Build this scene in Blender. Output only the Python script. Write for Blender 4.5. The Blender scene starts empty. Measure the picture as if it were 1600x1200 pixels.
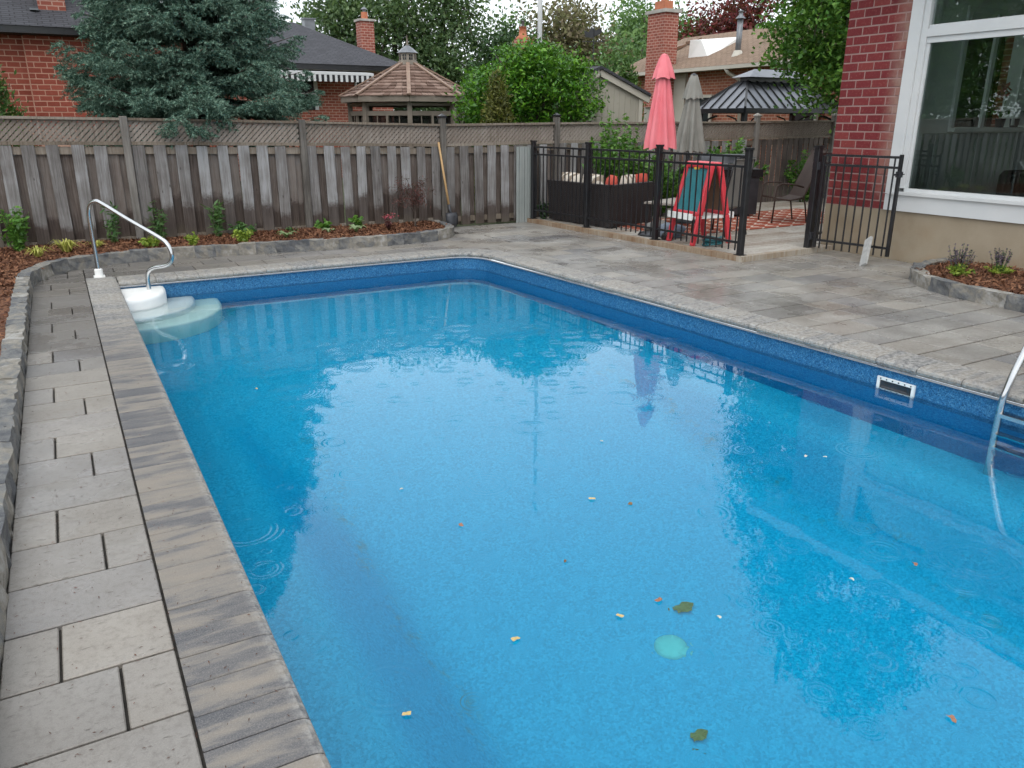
import bpy, bmesh, math, random
import numpy as np
from mathutils import Vector, Matrix

random.seed(7)
rng = np.random.default_rng(7)
SC = bpy.context.scene
COL = SC.collection
R = math.radians

# ------------------------------------------------------------------ camera, sky, sun, exposure
cam_d = bpy.data.cameras.new('camera')
cam = bpy.data.objects.new('camera', cam_d)
COL.objects.link(cam)
cam_d.sensor_width = 36.0
cam_d.lens = 27.594
cam_d.clip_start = 0.05
cam_d.clip_end = 600.0
cam.matrix_world = Matrix(((0.87168, 0.15539, -0.46479, 0.0),
                           (-0.49007, 0.27638, -0.82670, 0.0),
                           (0.0, 0.94840, 0.31707, 1.75),
                           (0, 0, 0, 1)))
SC.camera = cam

SUN_EL, SUN_AZ = 52.0, 215.0        # degrees, azimuth clockwise from +Y
world = bpy.data.worlds.new('World')
SC.world = world
world.use_nodes = True
wn = world.node_tree
wn.nodes.clear()
w_out = wn.nodes.new('ShaderNodeOutputWorld')
w_bg = wn.nodes.new('ShaderNodeBackground')
w_sky = wn.nodes.new('ShaderNodeTexSky')
w_sky.sky_type = 'NISHITA'
w_sky.sun_disc = False
w_sky.sun_elevation = R(SUN_EL)
w_sky.sun_rotation = R(SUN_AZ)
w_sky.dust_density = 4.0
w_tc = wn.nodes.new('ShaderNodeTexCoord')
w_noise = wn.nodes.new('ShaderNodeTexNoise')
w_noise.inputs['Scale'].default_value = 2.2
w_noise.inputs['Detail'].default_value = 5.0
w_ramp = wn.nodes.new('ShaderNodeValToRGB')      # cloud sheet: slightly uneven overcast
w_ramp.color_ramp.elements[0].position = 0.3
w_ramp.color_ramp.elements[0].color = (8.3, 9.0, 9.7, 1)
w_ramp.color_ramp.elements[1].position = 0.72
w_ramp.color_ramp.elements[1].color = (10.6, 11.0, 11.3, 1)
w_mix = wn.nodes.new('ShaderNodeMix')
w_mix.data_type = 'RGBA'
w_mix.inputs[0].default_value = 0.88
wn.links.new(w_tc.outputs['Generated'], w_noise.inputs['Vector'])
wn.links.new(w_noise.outputs['Fac'], w_ramp.inputs['Fac'])
wn.links.new(w_sky.outputs['Color'], w_mix.inputs[6])
wn.links.new(w_ramp.outputs['Color'], w_mix.inputs[7])
wn.links.new(w_mix.outputs[2], w_bg.inputs['Color'])
w_bg.inputs['Strength'].default_value = 0.10
wn.links.new(w_bg.outputs[0], w_out.inputs['Surface'])

sun_d = bpy.data.lights.new('sun', 'SUN')
sun_d.energy = 0.7
sun_d.angle = R(40)
sun_d.color = (1.0, 0.97, 0.92)
sun = bpy.data.objects.new('sun', sun_d)
COL.objects.link(sun)
sd = Vector((math.sin(R(SUN_AZ)) * math.cos(R(SUN_EL)), math.cos(R(SUN_AZ)) * math.cos(R(SUN_EL)), math.sin(R(SUN_EL))))
sun.rotation_euler = sd.to_track_quat('Z', 'Y').to_euler()

SC.view_settings.view_transform = 'Standard'
SC.view_settings.look = 'None'
SC.view_settings.exposure = 0.72
SC.view_settings.gamma = 1.0
SC.render.engine = 'CYCLES'
SC.cycles.use_denoising = True
SC.cycles.use_adaptive_sampling = True
SC.cycles.adaptive_threshold = 0.03
SC.cycles.max_bounces = 7
SC.cycles.transparent_max_bounces = 12
SC.cycles.transmission_bounces = 6
SC.cycles.glossy_bounces = 3
SC.cycles.diffuse_bounces = 2

# ------------------------------------------------------------------ material helper
class G:
    def __init__(s, name):
        s.m = bpy.data.materials.new(name)
        s.m.use_nodes = True
        s.t = s.m.node_tree
        s.t.nodes.clear()
        s.out = s.t.nodes.new('ShaderNodeOutputMaterial')
    def n(s, typ, outp=0, props=None, **ins):
        nd = s.t.nodes.new(typ)
        for k, v in (props or {}).items():
            setattr(nd, k, v)
        for k, v in ins.items():
            k = k.replace('_', ' ')
            key = int(k[1:]) if k[0] == 'i' and k[1:].isdigit() else k
            s.put(nd.inputs[key], v)
        return nd.outputs[outp]
    def put(s, sock, v):
        if hasattr(v, 'is_output'):
            s.t.links.new(v, sock)
        else:
            if isinstance(v, tuple) and len(v) == 3 and sock.type == 'RGBA':
                v = v + (1,)
            sock.default_value = v
    def pos(s): return s.n('ShaderNodeNewGeometry', 'Position')
    def isl(s): return s.n('ShaderNodeNewGeometry', 'Random Per Island')
    def obj(s): return s.n('ShaderNodeTexCoord', 'Object')
    def rnd(s): return s.n('ShaderNodeObjectInfo', 'Random')
    def vm(s, op, a, b): return s.n('ShaderNodeVectorMath', 0, {'operation': op}, i0=a, i1=b)
    def mm(s, op, a, b=0.0): return s.n('ShaderNodeMath', 0, {'operation': op}, i0=a, i1=b)
    def clamp(s, a): return s.n('ShaderNodeClamp', 0, None, Value=a)
    def mapr(s, v, a, b, c=0.0, d=1.0): return s.n('ShaderNodeMapRange', 0, None, Value=v, From_Min=a, From_Max=b, To_Min=c, To_Max=d)
    def xyz(s, v):
        nd = s.t.nodes.new('ShaderNodeSeparateXYZ')
        s.t.links.new(v, nd.inputs[0])
        return nd.outputs
    def comb(s, x, y, z): return s.n('ShaderNodeCombineXYZ', 0, None, X=x, Y=y, Z=z)
    def noise(s, vec, scale, detail=4.0, rough=0.55, dist=0.0):
        return s.n('ShaderNodeTexNoise', 'Fac', None, Vector=vec, Scale=scale, Detail=detail, Roughness=rough, Distortion=dist)
    def ramp(s, fac, stops):
        nd = s.t.nodes.new('ShaderNodeValToRGB')
        cr = nd.color_ramp
        while len(cr.elements) < len(stops):
            cr.elements.new(0.5)
        for e, (p, c) in zip(cr.elements, stops):
            e.position = p
            e.color = tuple(c) + (1,) if len(c) == 3 else c
        s.put(nd.inputs[0], fac)
        return nd.outputs[0]
    def mix(s, fac, a, b, blend='MIX'):
        nd = s.t.nodes.new('ShaderNodeMix')
        nd.data_type = 'RGBA'
        nd.blend_type = blend
        s.put(nd.inputs[0], fac)
        s.put(nd.inputs[6], a)
        s.put(nd.inputs[7], b)
        return nd.outputs[2]
    def bump(s, h, strength=0.5, dist=0.01, normal=None):
        nd = s.t.nodes.new('ShaderNodeBump')
        nd.inputs['Strength'].default_value = strength
        nd.inputs['Distance'].default_value = dist
        s.put(nd.inputs['Height'], h)
        if normal is not None:
            s.put(nd.inputs['Normal'], normal)
        return nd.outputs[0]
    def pbr(s, col, rough=0.6, metal=0.0, normal=None, spec=0.5, **kw):
        nd = s.t.nodes.new('ShaderNodeBsdfPrincipled')
        s.put(nd.inputs['Base Color'], col)
        s.put(nd.inputs['Roughness'], rough)
        s.put(nd.inputs['Metallic'], metal)
        s.put(nd.inputs['Specular IOR Level'], spec)
        for k, v in kw.items():
            s.put(nd.inputs[k.replace('_', ' ')], v)
        if normal is not None:
            s.put(nd.inputs['Normal'], normal)
        return nd.outputs[0]
    def end(s, sh):
        s.t.links.new(sh, s.out.inputs['Surface'])
        return s.m

def simple(name, a, b=None, rough=0.6, metal=0.0, scale=8.0, bump=0.0, bscale=60.0, spec=0.5, world_pos=True):
    """two-tone noise material with fine relief"""
    g = G(name)
    p = g.pos() if world_pos else g.obj()
    b = b or tuple(min(1, c * 1.25) for c in a)
    col = g.mix(g.mapr(g.noise(p, scale, 3.0), 0.3, 0.7), a, b)
    nm = g.bump(g.noise(p, bscale, 3.0), bump, 0.01) if bump else None
    return g.end(g.pbr(col, rough, metal, nm, spec))

def leafmat(name, stops, rough=0.45, trans=0.3, spec=0.4):
    g = G(name)
    p = g.pos()
    f = g.mm('ADD', g.mm('MULTIPLY', g.isl(), 0.7), g.mm('MULTIPLY', g.noise(p, 1.3, 3.0), 0.5))
    f = g.mm('SUBTRACT', f, 0.1)
    col = g.ramp(f, stops)
    b = g.pbr(col, rough, 0.0, None, spec)
    t = g.n('ShaderNodeBsdfTranslucent', 0, None, Color=g.mix(0.35, col, (0.25, 0.4, 0.05)))
    return g.end(g.n('ShaderNodeMixShader', 0, None, Fac=trans, i1=b, i2=t))

# ------------------------------------------------------------------ mesh helpers
class MB:
    def __init__(s):
        s.v = []
        s.f = []
    def add(s, vs, fs):
        o = len(s.v)
        s.v += [tuple(p) for p in vs]
        s.f += [tuple(i + o for i in f) for f in fs]
        return s
    def box(s, x0, x1, y0, y1, z0, z1):
        return s.add([(x0, y0, z0), (x1, y0, z0), (x1, y1, z0), (x0, y1, z0), (x0, y0, z1), (x1, y0, z1), (x1, y1, z1), (x0, y1, z1)],
                     [(3, 2, 1, 0), (4, 5, 6, 7), (0, 1, 5, 4), (1, 2, 6, 5), (2, 3, 7, 6), (3, 0, 4, 7)])
    def bar(s, a, b, w, h, up=(0, 0, 1)):
        a = Vector(a); b = Vector(b)
        d = (b - a).normalized()
        u = Vector(up)
        if abs(d.dot(u)) > 0.98:
            u = Vector((1, 0, 0))
        sx = d.cross(u).normalized() * (w / 2)
        sz = sx.cross(d).normalized() * (h / 2)
        vs = [p + i * sx + j * sz for p in (a, b) for i, j in ((-1, -1), (1, -1), (1, 1), (-1, 1))]
        return s.add(vs, [(0, 1, 2, 3), (7, 6, 5, 4), (0, 4, 5, 1), (1, 5, 6, 2), (2, 6, 7, 3), (3, 7, 4, 0)])
    def tube(s, pts, r, n=8, caps=True):
        pts = [Vector(p) for p in pts]
        rs = r if isinstance(r, (list, tuple)) else [r] * len(pts)
        prev = None
        vs = []
        for i, p in enumerate(pts):
            d = (pts[min(i + 1, len(pts) - 1)] - pts[max(i - 1, 0)]).normalized()
            if prev is None:
                a = Vector((0, 0, 1)) if abs(d.z) < 0.9 else Vector((1, 0, 0))
                u = d.cross(a).normalized()
            else:
                u = (prev - d * prev.dot(d)).normalized()
            prev = u
            w = d.cross(u)
            for k in range(n):
                t = 2 * math.pi * k / n
                vs.append(p + (u * math.cos(t) + w * math.sin(t)) * rs[i])
        fs = []
        for i in range(len(pts) - 1):
            for k in range(n):
                k2 = (k + 1) % n
                fs.append((i * n + k, i * n + k2, (i + 1) * n + k2, (i + 1) * n + k))
        if caps:
            fs.append(tuple(range(n - 1, -1, -1)))
            fs.append(tuple((len(pts) - 1) * n + k for k in range(n)))
        return s.add(vs, fs)
    def lathe(s, prof, n=16, c=(0, 0, 0), a0=0.0, a1=2 * math.pi):
        full = abs(a1 - a0 - 2 * math.pi) < 1e-6
        m = n if full else n + 1
        vs = [(c[0] + r * math.cos(a0 + (a1 - a0) * k / n), c[1] + r * math.sin(a0 + (a1 - a0) * k / n), c[2] + z) for r, z in prof for k in range(m)]
        fs = []
        for i in range(len(prof) - 1):
            for k in range(n):
                k2 = (k + 1) % m
                fs.append((i * m + k, i * m + k2, (i + 1) * m + k2, (i + 1) * m + k))
        return s.add(vs, fs)
    def prism(s, poly, z0, z1):
        n = len(poly)
        vs = [(x, y, z0) for x, y in poly] + [(x, y, z1) for x, y in poly]
        fs = [tuple(range(n - 1, -1, -1)), tuple(range(n, 2 * n))] + [(i, (i + 1) % n, n + (i + 1) % n, n + i) for i in range(n)]
        return s.add(vs, fs)
    def mesh(s, name, mat, smooth=False):
        me = bpy.data.meshes.new(name)
        me.from_pydata(s.v, [], s.f)
        if smooth:
            me.polygons.foreach_set('use_smooth', [True] * len(me.polygons))
        if mat:
            me.materials.append(mat)
        return me
    def build(s, name, mat, parent=None, smooth=False, loc=None):
        return link(name, s.mesh(name, mat, smooth), parent, loc)

def link(name, me, parent=None, loc=None, rot=None):
    o = bpy.data.objects.new(name, me)
    COL.objects.link(o)
    if parent is not None:
        o.parent = parent
    if loc is not None:
        o.location = loc
    if rot is not None:
        o.rotation_euler = rot
    return o

def tag(o, label, cat, group=None):
    o['label'] = label
    o['category'] = cat
    if group:
        o['group'] = group
    return o

def struct(o):
    o['kind'] = 'structure'
    return o

def stuff(o):
    o['kind'] = 'stuff'
    return o

def thing(name, label, cat, loc=(0, 0, 0), rz=0.0, group=None):
    o = link(name, None, None, loc, (0, 0, rz))
    return tag(o, label, cat, group)

_cb = {}
def cbox(name, sx, sy, sz, b, mat):
    """chamfered box mesh centred on its origin, shared between alike pieces"""
    key = (name, round(sx, 3), round(sy, 3), round(sz, 3), round(b, 4), mat.name)
    if key not in _cb:
        bm = bmesh.new()
        bmesh.ops.create_cube(bm, size=1.0)
        bmesh.ops.scale(bm, vec=(sx, sy, sz), verts=bm.verts)
        bmesh.ops.bevel(bm, geom=bm.edges[:], offset=b, segments=1, affect='EDGES')
        me = bpy.data.meshes.new(name)
        bm.to_mesh(me)
        bm.free()
        me.materials.append(mat)
        _cb[key] = me
    return _cb[key]

def rough_block(name, sx, sy, sz, amp, mat, seed):
    """split-face stone: subdivided block with a broken surface"""
    rr = random.Random(seed)
    bm = bmesh.new()
    bmesh.ops.create_cube(bm, size=1.0)
    bmesh.ops.subdivide_edges(bm, edges=bm.edges[:], cuts=2, use_grid_fill=True)
    for v in bm.verts:
        v.co = Vector((v.co.x * sx, v.co.y * sy, v.co.z * sz)) + Vector((rr.uniform(-1, 1) * amp * 0.6, rr.uniform(-1, 1) * amp, rr.uniform(-1, 1) * amp * 0.8))
    me = bpy.data.meshes.new(name)
    bm.to_mesh(me)
    bm.free()
    me.materials.append(mat)
    return me

def poly_mesh(name, verts, nper, mat):
    """verts: (N*nper,3) array, every nper verts one face"""
    verts = np.ascontiguousarray(verts, dtype=np.float32).reshape(-1, 3)
    nv = len(verts)
    nf = nv // nper
    me = bpy.data.meshes.new(name)
    me.vertices.add(nv)
    me.vertices.foreach_set('co', verts.ravel())
    me.loops.add(nv)
    me.loops.foreach_set('vertex_index', np.arange(nv, dtype=np.int32))
    me.polygons.add(nf)
    me.polygons.foreach_set('loop_start', np.arange(0, nv, nper, dtype=np.int32))
    me.polygons.foreach_set('loop_total', np.full(nf, nper, dtype=np.int32))
    me.update(calc_edges=True)
    me.materials.append(mat)
    return me

def unit(a):
    return a / np.maximum(np.linalg.norm(a, axis=-1, keepdims=True), 1e-9)

def leaves(centers, length, width, up=0.5, jitter=0.35, dirs=None):
    """one pointed rhomb per centre"""
    n = len(centers)
    nrm = unit(rng.normal(size=(n, 3)) + np.array([0, 0, up * 2]))
    d = rng.normal(size=(n, 3)) if dirs is None else dirs + rng.normal(size=(n, 3)) * 0.5
    d = unit(d - nrm * np.sum(d * nrm, axis=1, keepdims=True))
    w = np.cross(nrm, d)
    sc = (1 + rng.uniform(-jitter, jitter, size=(n, 1)))
    L = d * length * sc * 0.5
    W = w * width * sc * 0.5
    return np.stack([centers - L, centers + W - 0.1 * L, centers + L, centers - W - 0.1 * L], axis=1).reshape(-1, 3)

def crown_points(blobs, nclump, nleaf, sig, shell=0.65, flat=0.7):
    """leaf positions in clumps spread over a union of ellipsoids"""
    bl = np.array(blobs, dtype=float)
    vol = bl[:, 3] * bl[:, 4] + bl[:, 3] * bl[:, 5]
    idx = rng.choice(len(bl), size=nclump, p=vol / vol.sum())
    d = unit(rng.normal(size=(nclump, 3)))
    r = shell + (1.06 - shell) * rng.random((nclump, 1)) ** 0.7
    c = bl[idx, :3] + d * r * bl[idx, 3:6]
    k = rng.integers(0, nclump, size=nleaf)
    s = sig * (0.6 + 0.8 * rng.random(nclump))
    return c[k] + rng.normal(size=(nleaf, 3)) * s[k][:, None] * np.array([1, 1, flat])

def trunk_mb(base, top, r0, r1, limbs=(), n=9, wob=0.06):
    mb = MB()
    b = Vector(base); t = Vector(top)
    pts = [b.lerp(t, i / 6) + Vector((random.uniform(-wob, wob), random.uniform(-wob, wob), 0)) * (0 if i in (0, 6) else 1) for i in range(7)]
    mb.tube(pts, [r0 * (1.25 if i == 0 else 1) + (r1 - r0) * i / 6 for i in range(7)], n)
    for (f, e, r) in limbs:
        p = b.lerp(t, f)
        e = Vector(e)
        mid = p.lerp(e, 0.5) + Vector((0, 0, 0.12 * (e - p).length))
        mb.tube([p, p.lerp(mid, 0.5) + Vector((0, 0, .03)), mid, mid.lerp(e, 0.5), e], [r, r * 0.8, r * 0.6, r * 0.4, r * 0.15], 6)
    return mb

def tree(name, label, cat, base, blobs, nclump, nleaf, L, W, mat, bark, sig, trunk_r=0.15, group=None, nlimb=10, up=0.45, top=None, shell=0.6):
    t = thing(name, label, cat, base, 0, group)
    hi = max(b[2] + b[5] * 0.6 for b in blobs) if top is None else top
    limbs = []
    for i in range(nlimb):
        b = random.choice(blobs)
        a = random.uniform(0, 2 * math.pi)
        limbs.append((random.uniform(0.35, 0.9), (b[0] + math.cos(a) * b[3] * 0.8, b[1] + math.sin(a) * b[4] * 0.8, b[2] + random.uniform(-0.4, 0.7) * b[5]), trunk_r * random.uniform(0.3, 0.5)))
    trunk_mb((0, 0, -0.1), (0.05, 0.0, hi), trunk_r, trunk_r * 0.25, limbs).build('trunk', bark, t, True)
    link('crown', poly_mesh('crown', leaves(crown_points(blobs, nclump, nleaf, sig, shell), L, W, up), 4, mat), t)
    return t

def wall_z(x):
    return x

# ------------------------------------------------------------------ materials
def m_paver():
    g = G('paver_concrete')
    p = g.pos(); r = g.rnd()
    off = g.vm('ADD', p, g.comb(g.mm('MULTIPLY', r, 37.0), g.mm('MULTIPLY', r, 11.0), 0.0))
    warm = g.mix(g.mapr(g.noise(off, 3.0, 6.0, 0.6), 0.3, 0.7), (0.162, 0.150, 0.136), (0.230, 0.216, 0.199))
    cool = g.mix(g.mapr(g.noise(off, 3.5, 6.0, 0.6), 0.3, 0.7), (0.132, 0.130, 0.134), (0.200, 0.196, 0.198))
    f = g.mapr(g.mm('ADD', g.mm('MULTIPLY', r, 0.75), g.mm('MULTIPLY', g.noise(off, 1.6, 3.0), 0.5)), 0.62, 0.98)
    col = g.mix(f, warm, cool)
    fine = g.noise(p, 240.0, 3.0, 0.7)
    col = g.mix(g.mapr(fine, 0.40, 0.70, 0.0, 0.42), col, (0.312, 0.287, 0.258))
    mot = g.noise(p, 34.0, 5.0, 0.75)
    col = g.mix(g.mapr(mot, 0.48, 0.66, 0.0, 0.5), col, (0.115, 0.10, 0.088))
    pits = g.mapr(g.noise(g.vm('MULTIPLY', off, (14.0, 60.0, 30.0)), 1.0, 2.0, 0.6), 0.66, 0.74)
    col = g.mix(g.mm('MULTIPLY', pits, 0.65), col, (0.10, 0.09, 0.08))
    tone = g.mm('FRACT', g.mm('MULTIPLY', r, 7.31))
    col = g.mix(1.0, col, g.ramp(tone, [(0.0, (0.86, 0.87, 0.89)), (0.5, (1.03, 1.01, 0.98)), (1.0, (1.16, 1.13, 1.08))]), 'MULTIPLY')
    # splashed, darker wet band across the walk and lime bloom on the far patio
    s = g.xyz(p)
    damp = g.mm('MULTIPLY', g.mapr(g.mm('ADD', s[1], g.mm('MULTIPLY', g.noise(p, 2.5, 4.0), 1.0)), 7.35, 7.6), g.mapr(s[0], 2.6, 1.2))
    col = g.mix(g.mm('MULTIPLY', damp, 0.7), col, (0.11, 0.10, 0.09))
    bl = g.mm('MULTIPLY', g.mapr(s[0], 5.2, 5.6), g.mapr(g.noise(p, 1.1, 5.0, 0.65), 0.42, 0.62))
    bl = g.mm('MULTIPLY', bl, g.mapr(g.noise(p, 70.0, 3.0, 0.7), 0.38, 0.62))
    col = g.mix(g.mm('MULTIPLY', bl, 0.75), col, (0.420, 0.405, 0.375))
    ro = g.mapr(g.noise(p, 1.7, 4.0), 0.35, 0.65, 0.26, 0.55)
    wetm = g.mapr(g.noise(p, 0.9, 5.0, 0.6), 0.50, 0.58)
    ro = g.mm('SUBTRACT', ro, g.mm('MULTIPLY', wetm, g.mm('SUBTRACT', ro, 0.17)))
    col = g.mix(g.mm('MULTIPLY', wetm, 0.07), col, (0.09, 0.085, 0.08))
    h = g.mm('SUBTRACT', g.mm('MULTIPLY', fine, 0.35), pits)
    return g.end(g.pbr(col, ro, 0.0, g.bump(h, 0.6, 0.003), 0.45))

def m_coping():
    g = G('coping_stone')
    o = g.obj(); r = g.rnd()
    off = g.vm('ADD', o, g.comb(g.mm('MULTIPLY', r, 31.0), g.mm('MULTIPLY', r, 17.0), 0.0))
    st = g.noise(g.vm('MULTIPLY', off, (3.2, 13.0, 13.0)), 1.0, 6.0, 0.62, 0.3)
    f = g.mm('ADD', st, g.mm('MULTIPLY', g.mm('SUBTRACT', r, 0.5), 0.22))
    col = g.ramp(f, [(0.32, (0.205, 0.178, 0.148)), (0.46, (0.172, 0.155, 0.136)), (0.555, (0.105, 0.101, 0.102)), (0.69, (0.066, 0.068, 0.076))])
    p = g.pos()
    fine = g.noise(p, 190.0, 3.0, 0.7)
    col = g.mix(g.mapr(fine, 0.45, 0.8, 0.0, 0.5), col, (0.328, 0.303, 0.279))
    s = g.xyz(p)
    edge = g.mm('MULTIPLY', g.mapr(g.xyz(o)[0], 0.055, 0.0), g.mapr(g.noise(p, 55.0, 3.0), 0.35, 0.6))
    far = g.mm('MULTIPLY', g.mapr(g.mm('ADD', s[0], s[1]), 7.0, 9.0), g.mapr(g.noise(p, 28.0, 5.0, 0.7), 0.4, 0.6))
    col = g.mix(g.mm('MULTIPLY', g.mm('MAXIMUM', edge, far), 0.7), col, (0.390, 0.382, 0.359))
    return g.end(g.pbr(col, 0.55, 0.0, g.bump(g.mm('ADD', fine, st), 0.5, 0.003), 0.4))

def m_edging():
    g = G('split_stone')
    p = g.pos(); r = g.rnd()
    off = g.vm('ADD', p, g.comb(g.mm('MULTIPLY', r, 31.0), 0.0, 0.0))
    f = g.mm('ADD', g.noise(off, 9.0, 6.0, 0.65), g.mm('MULTIPLY', g.mm('SUBTRACT', r, 0.5), 0.3))
    col = g.ramp(f, [(0.3, (0.082, 0.086, 0.094)), (0.45, (0.156, 0.156, 0.152)), (0.58, (0.221, 0.201, 0.168)), (0.75, (0.344, 0.336, 0.320))])
    return g.end(g.pbr(col, 0.6, 0.0, g.bump(g.noise(p, 38.0, 6.0, 0.7), 1.0, 0.014), 0.4))

def m_fence(name, a, b, c, wet):
    g = G(name)
    o = g.obj(); r = g.rnd(); p = g.pos()
    off = g.vm('ADD', o, g.comb(g.mm('MULTIPLY', r, 41.0), g.mm('MULTIPLY', r, 13.0), g.mm('MULTIPLY', r, 7.0)))
    st = g.noise(g.vm('MULTIPLY', off, (48.0, 20.0, 2.2)), 1.0, 6.0, 0.6, 0.6)
    blot = g.noise(off, 2.6, 4.0)
    f = g.mm('ADD', g.mm('MULTIPLY', st, 0.65), g.mm('ADD', g.mm('MULTIPLY', blot, 0.4), g.mm('MULTIPLY', g.mm('SUBTRACT', r, 0.5), 0.24)))
    col = g.ramp(f, [(0.3, a), (0.5, b), (0.7, c)])
    kn = g.n('ShaderNodeTexVoronoi', 'Distance', None, Vector=g.vm('MULTIPLY', off, (7.0, 7.0, 3.0)), Scale=1.0)
    col = g.mix(g.mapr(kn, 0.05, 0.09, 0.7, 0.0), col, (0.05, 0.04, 0.035))
    if wet:
        z = g.xyz(p)[2]; x = g.xyz(p)[0]
        lim = g.mm('ADD', 0.20, g.mm('ADD', g.mm('MULTIPLY', g.mm('SUBTRACT', g.noise(p, 0.55, 0.0), 0.5), 0.9), g.mm('ADD', g.mm('MULTIPLY', r, 0.30), g.mm('MULTIPLY', g.noise(p, 17.0, 4.0, 0.7), 0.22))))
        lim = g.mm('SUBTRACT', lim, g.mapr(x, 5.9, 7.0, 0.0, 0.28))
        wm = g.mapr(g.mm('SUBTRACT', z, lim), 0.06, -0.04)
        algae = g.mapr(g.mm('SUBTRACT', z, g.mm('MULTIPLY', lim, 0.42)), 0.05, -0.12)
        wc = g.mix(g.mm('MULTIPLY', algae, 0.75), (0.040, 0.028, 0.024), (0.105, 0.088, 0.058))
        wc = g.mix(g.mapr(st, 0.35, 0.65), wc, g.mix(0.5, wc, (0.10, 0.075, 0.06)))
        col = g.mix(g.mm('MULTIPLY', wm, 0.88), col, wc)
    return g.end(g.pbr(col, 0.75, 0.0, g.bump(st, 0.6, 0.006), 0.25))

def m_brick(name, cols, stain=False):
    g = G(name)
    p = g.pos(); r = g.rnd()
    n = g.noise(p, 30.0, 5.0, 0.65)
    col = g.ramp(g.mm('ADD', g.mm('MULTIPLY', r, 0.62), g.mm('MULTIPLY', n, 0.45)), cols)
    col = g.mix(g.mapr(n, 0.55, 0.8, 0.0, 0.35), col, (0.42, 0.22, 0.19))
    if stain:     # pale mineral wash beside the window trim
        s = g.xyz(p)
        w = g.mm('MULTIPLY', g.mapr(s[1], 7.14, 6.93), g.mapr(g.mm('ADD', s[2], g.mm('MULTIPLY', g.noise(p, 3.0, 3.0), 0.8)), 1.0, 1.6))
        col = g.mix(g.mm('MULTIPLY', w, g.mapr(g.noise(p, 5.0, 4.0), 0.25, 0.7, 0.1, 0.62)), col, (0.42, 0.33, 0.26))
    return g.end(g.pbr(col, 0.7, 0.0, g.bump(n, 0.5, 0.004), 0.2))

def m_brickwall(name, c1, c2, mortar, axis, row=0.085, w=0.22):
    """running-bond brick for walls too far off for single bricks"""
    g = G(name)
    s = g.xyz(g.pos())
    u = {'x': s[0], 'y': s[1]}.get(axis) if axis != 'xy' else g.mm('ADD', s[0], s[1])
    vec = g.comb(u, s[2], 0.0)
    nd = g.t.nodes.new('ShaderNodeTexBrick')
    nd.offset = 0.5
    g.put(nd.inputs['Vector'], vec)
    for k, v in dict(Color1=c1, Color2=c2, Mortar=mortar).items():
        g.put(nd.inputs[k], v)
    for k, v in {'Scale': 1.0, 'Mortar Size': 0.011, 'Mortar Smooth': 0.2, 'Bias': 0.0, 'Brick Width': w, 'Row Height': row}.items():
        nd.inputs[k].default_value = v
    col = g.mix(g.mapr(g.noise(g.pos(), 3.0, 5.0), 0.3, 0.75, 0.0, 0.35), nd.outputs[0], (0.16, 0.05, 0.04))
    return g.end(g.pbr(col, 0.75, 0.0, g.bump(nd.outputs[1], -0.6, 0.01), 0.3))

def m_shingle(name, a, b, axis, row=0.085, w=0.22):
    g = G(name)
    s = g.xyz(g.pos())
    u = s[0] if axis == 'x' else s[1]
    nd = g.t.nodes.new('ShaderNodeTexBrick')
    nd.offset = 0.37
    g.put(nd.inputs['Vector'], g.comb(u, g.mm('MULTIPLY', s[2], 2.0), 0.0))
    dark = tuple(c * 0.35 for c in a)
    for k, v in dict(Color1=a, Color2=b, Mortar=dark).items():
        g.put(nd.inputs[k], v)
    for k, v in {'Scale': 1.0, 'Mortar Size': 0.014, 'Mortar Smooth': 0.4, 'Bias': 0.0, 'Brick Width': w, 'Row Height': row}.items():
        nd.inputs[k].default_value = v
    col = g.mix(g.mapr(g.noise(g.pos(), 26.0, 4.0, 0.7), 0.3, 0.7, 0.0, 0.6), nd.outputs[0], b)
    return g.end(g.pbr(col, 0.85, 0.0, g.bump(nd.outputs[1], -0.7, 0.02), 0.2))

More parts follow.
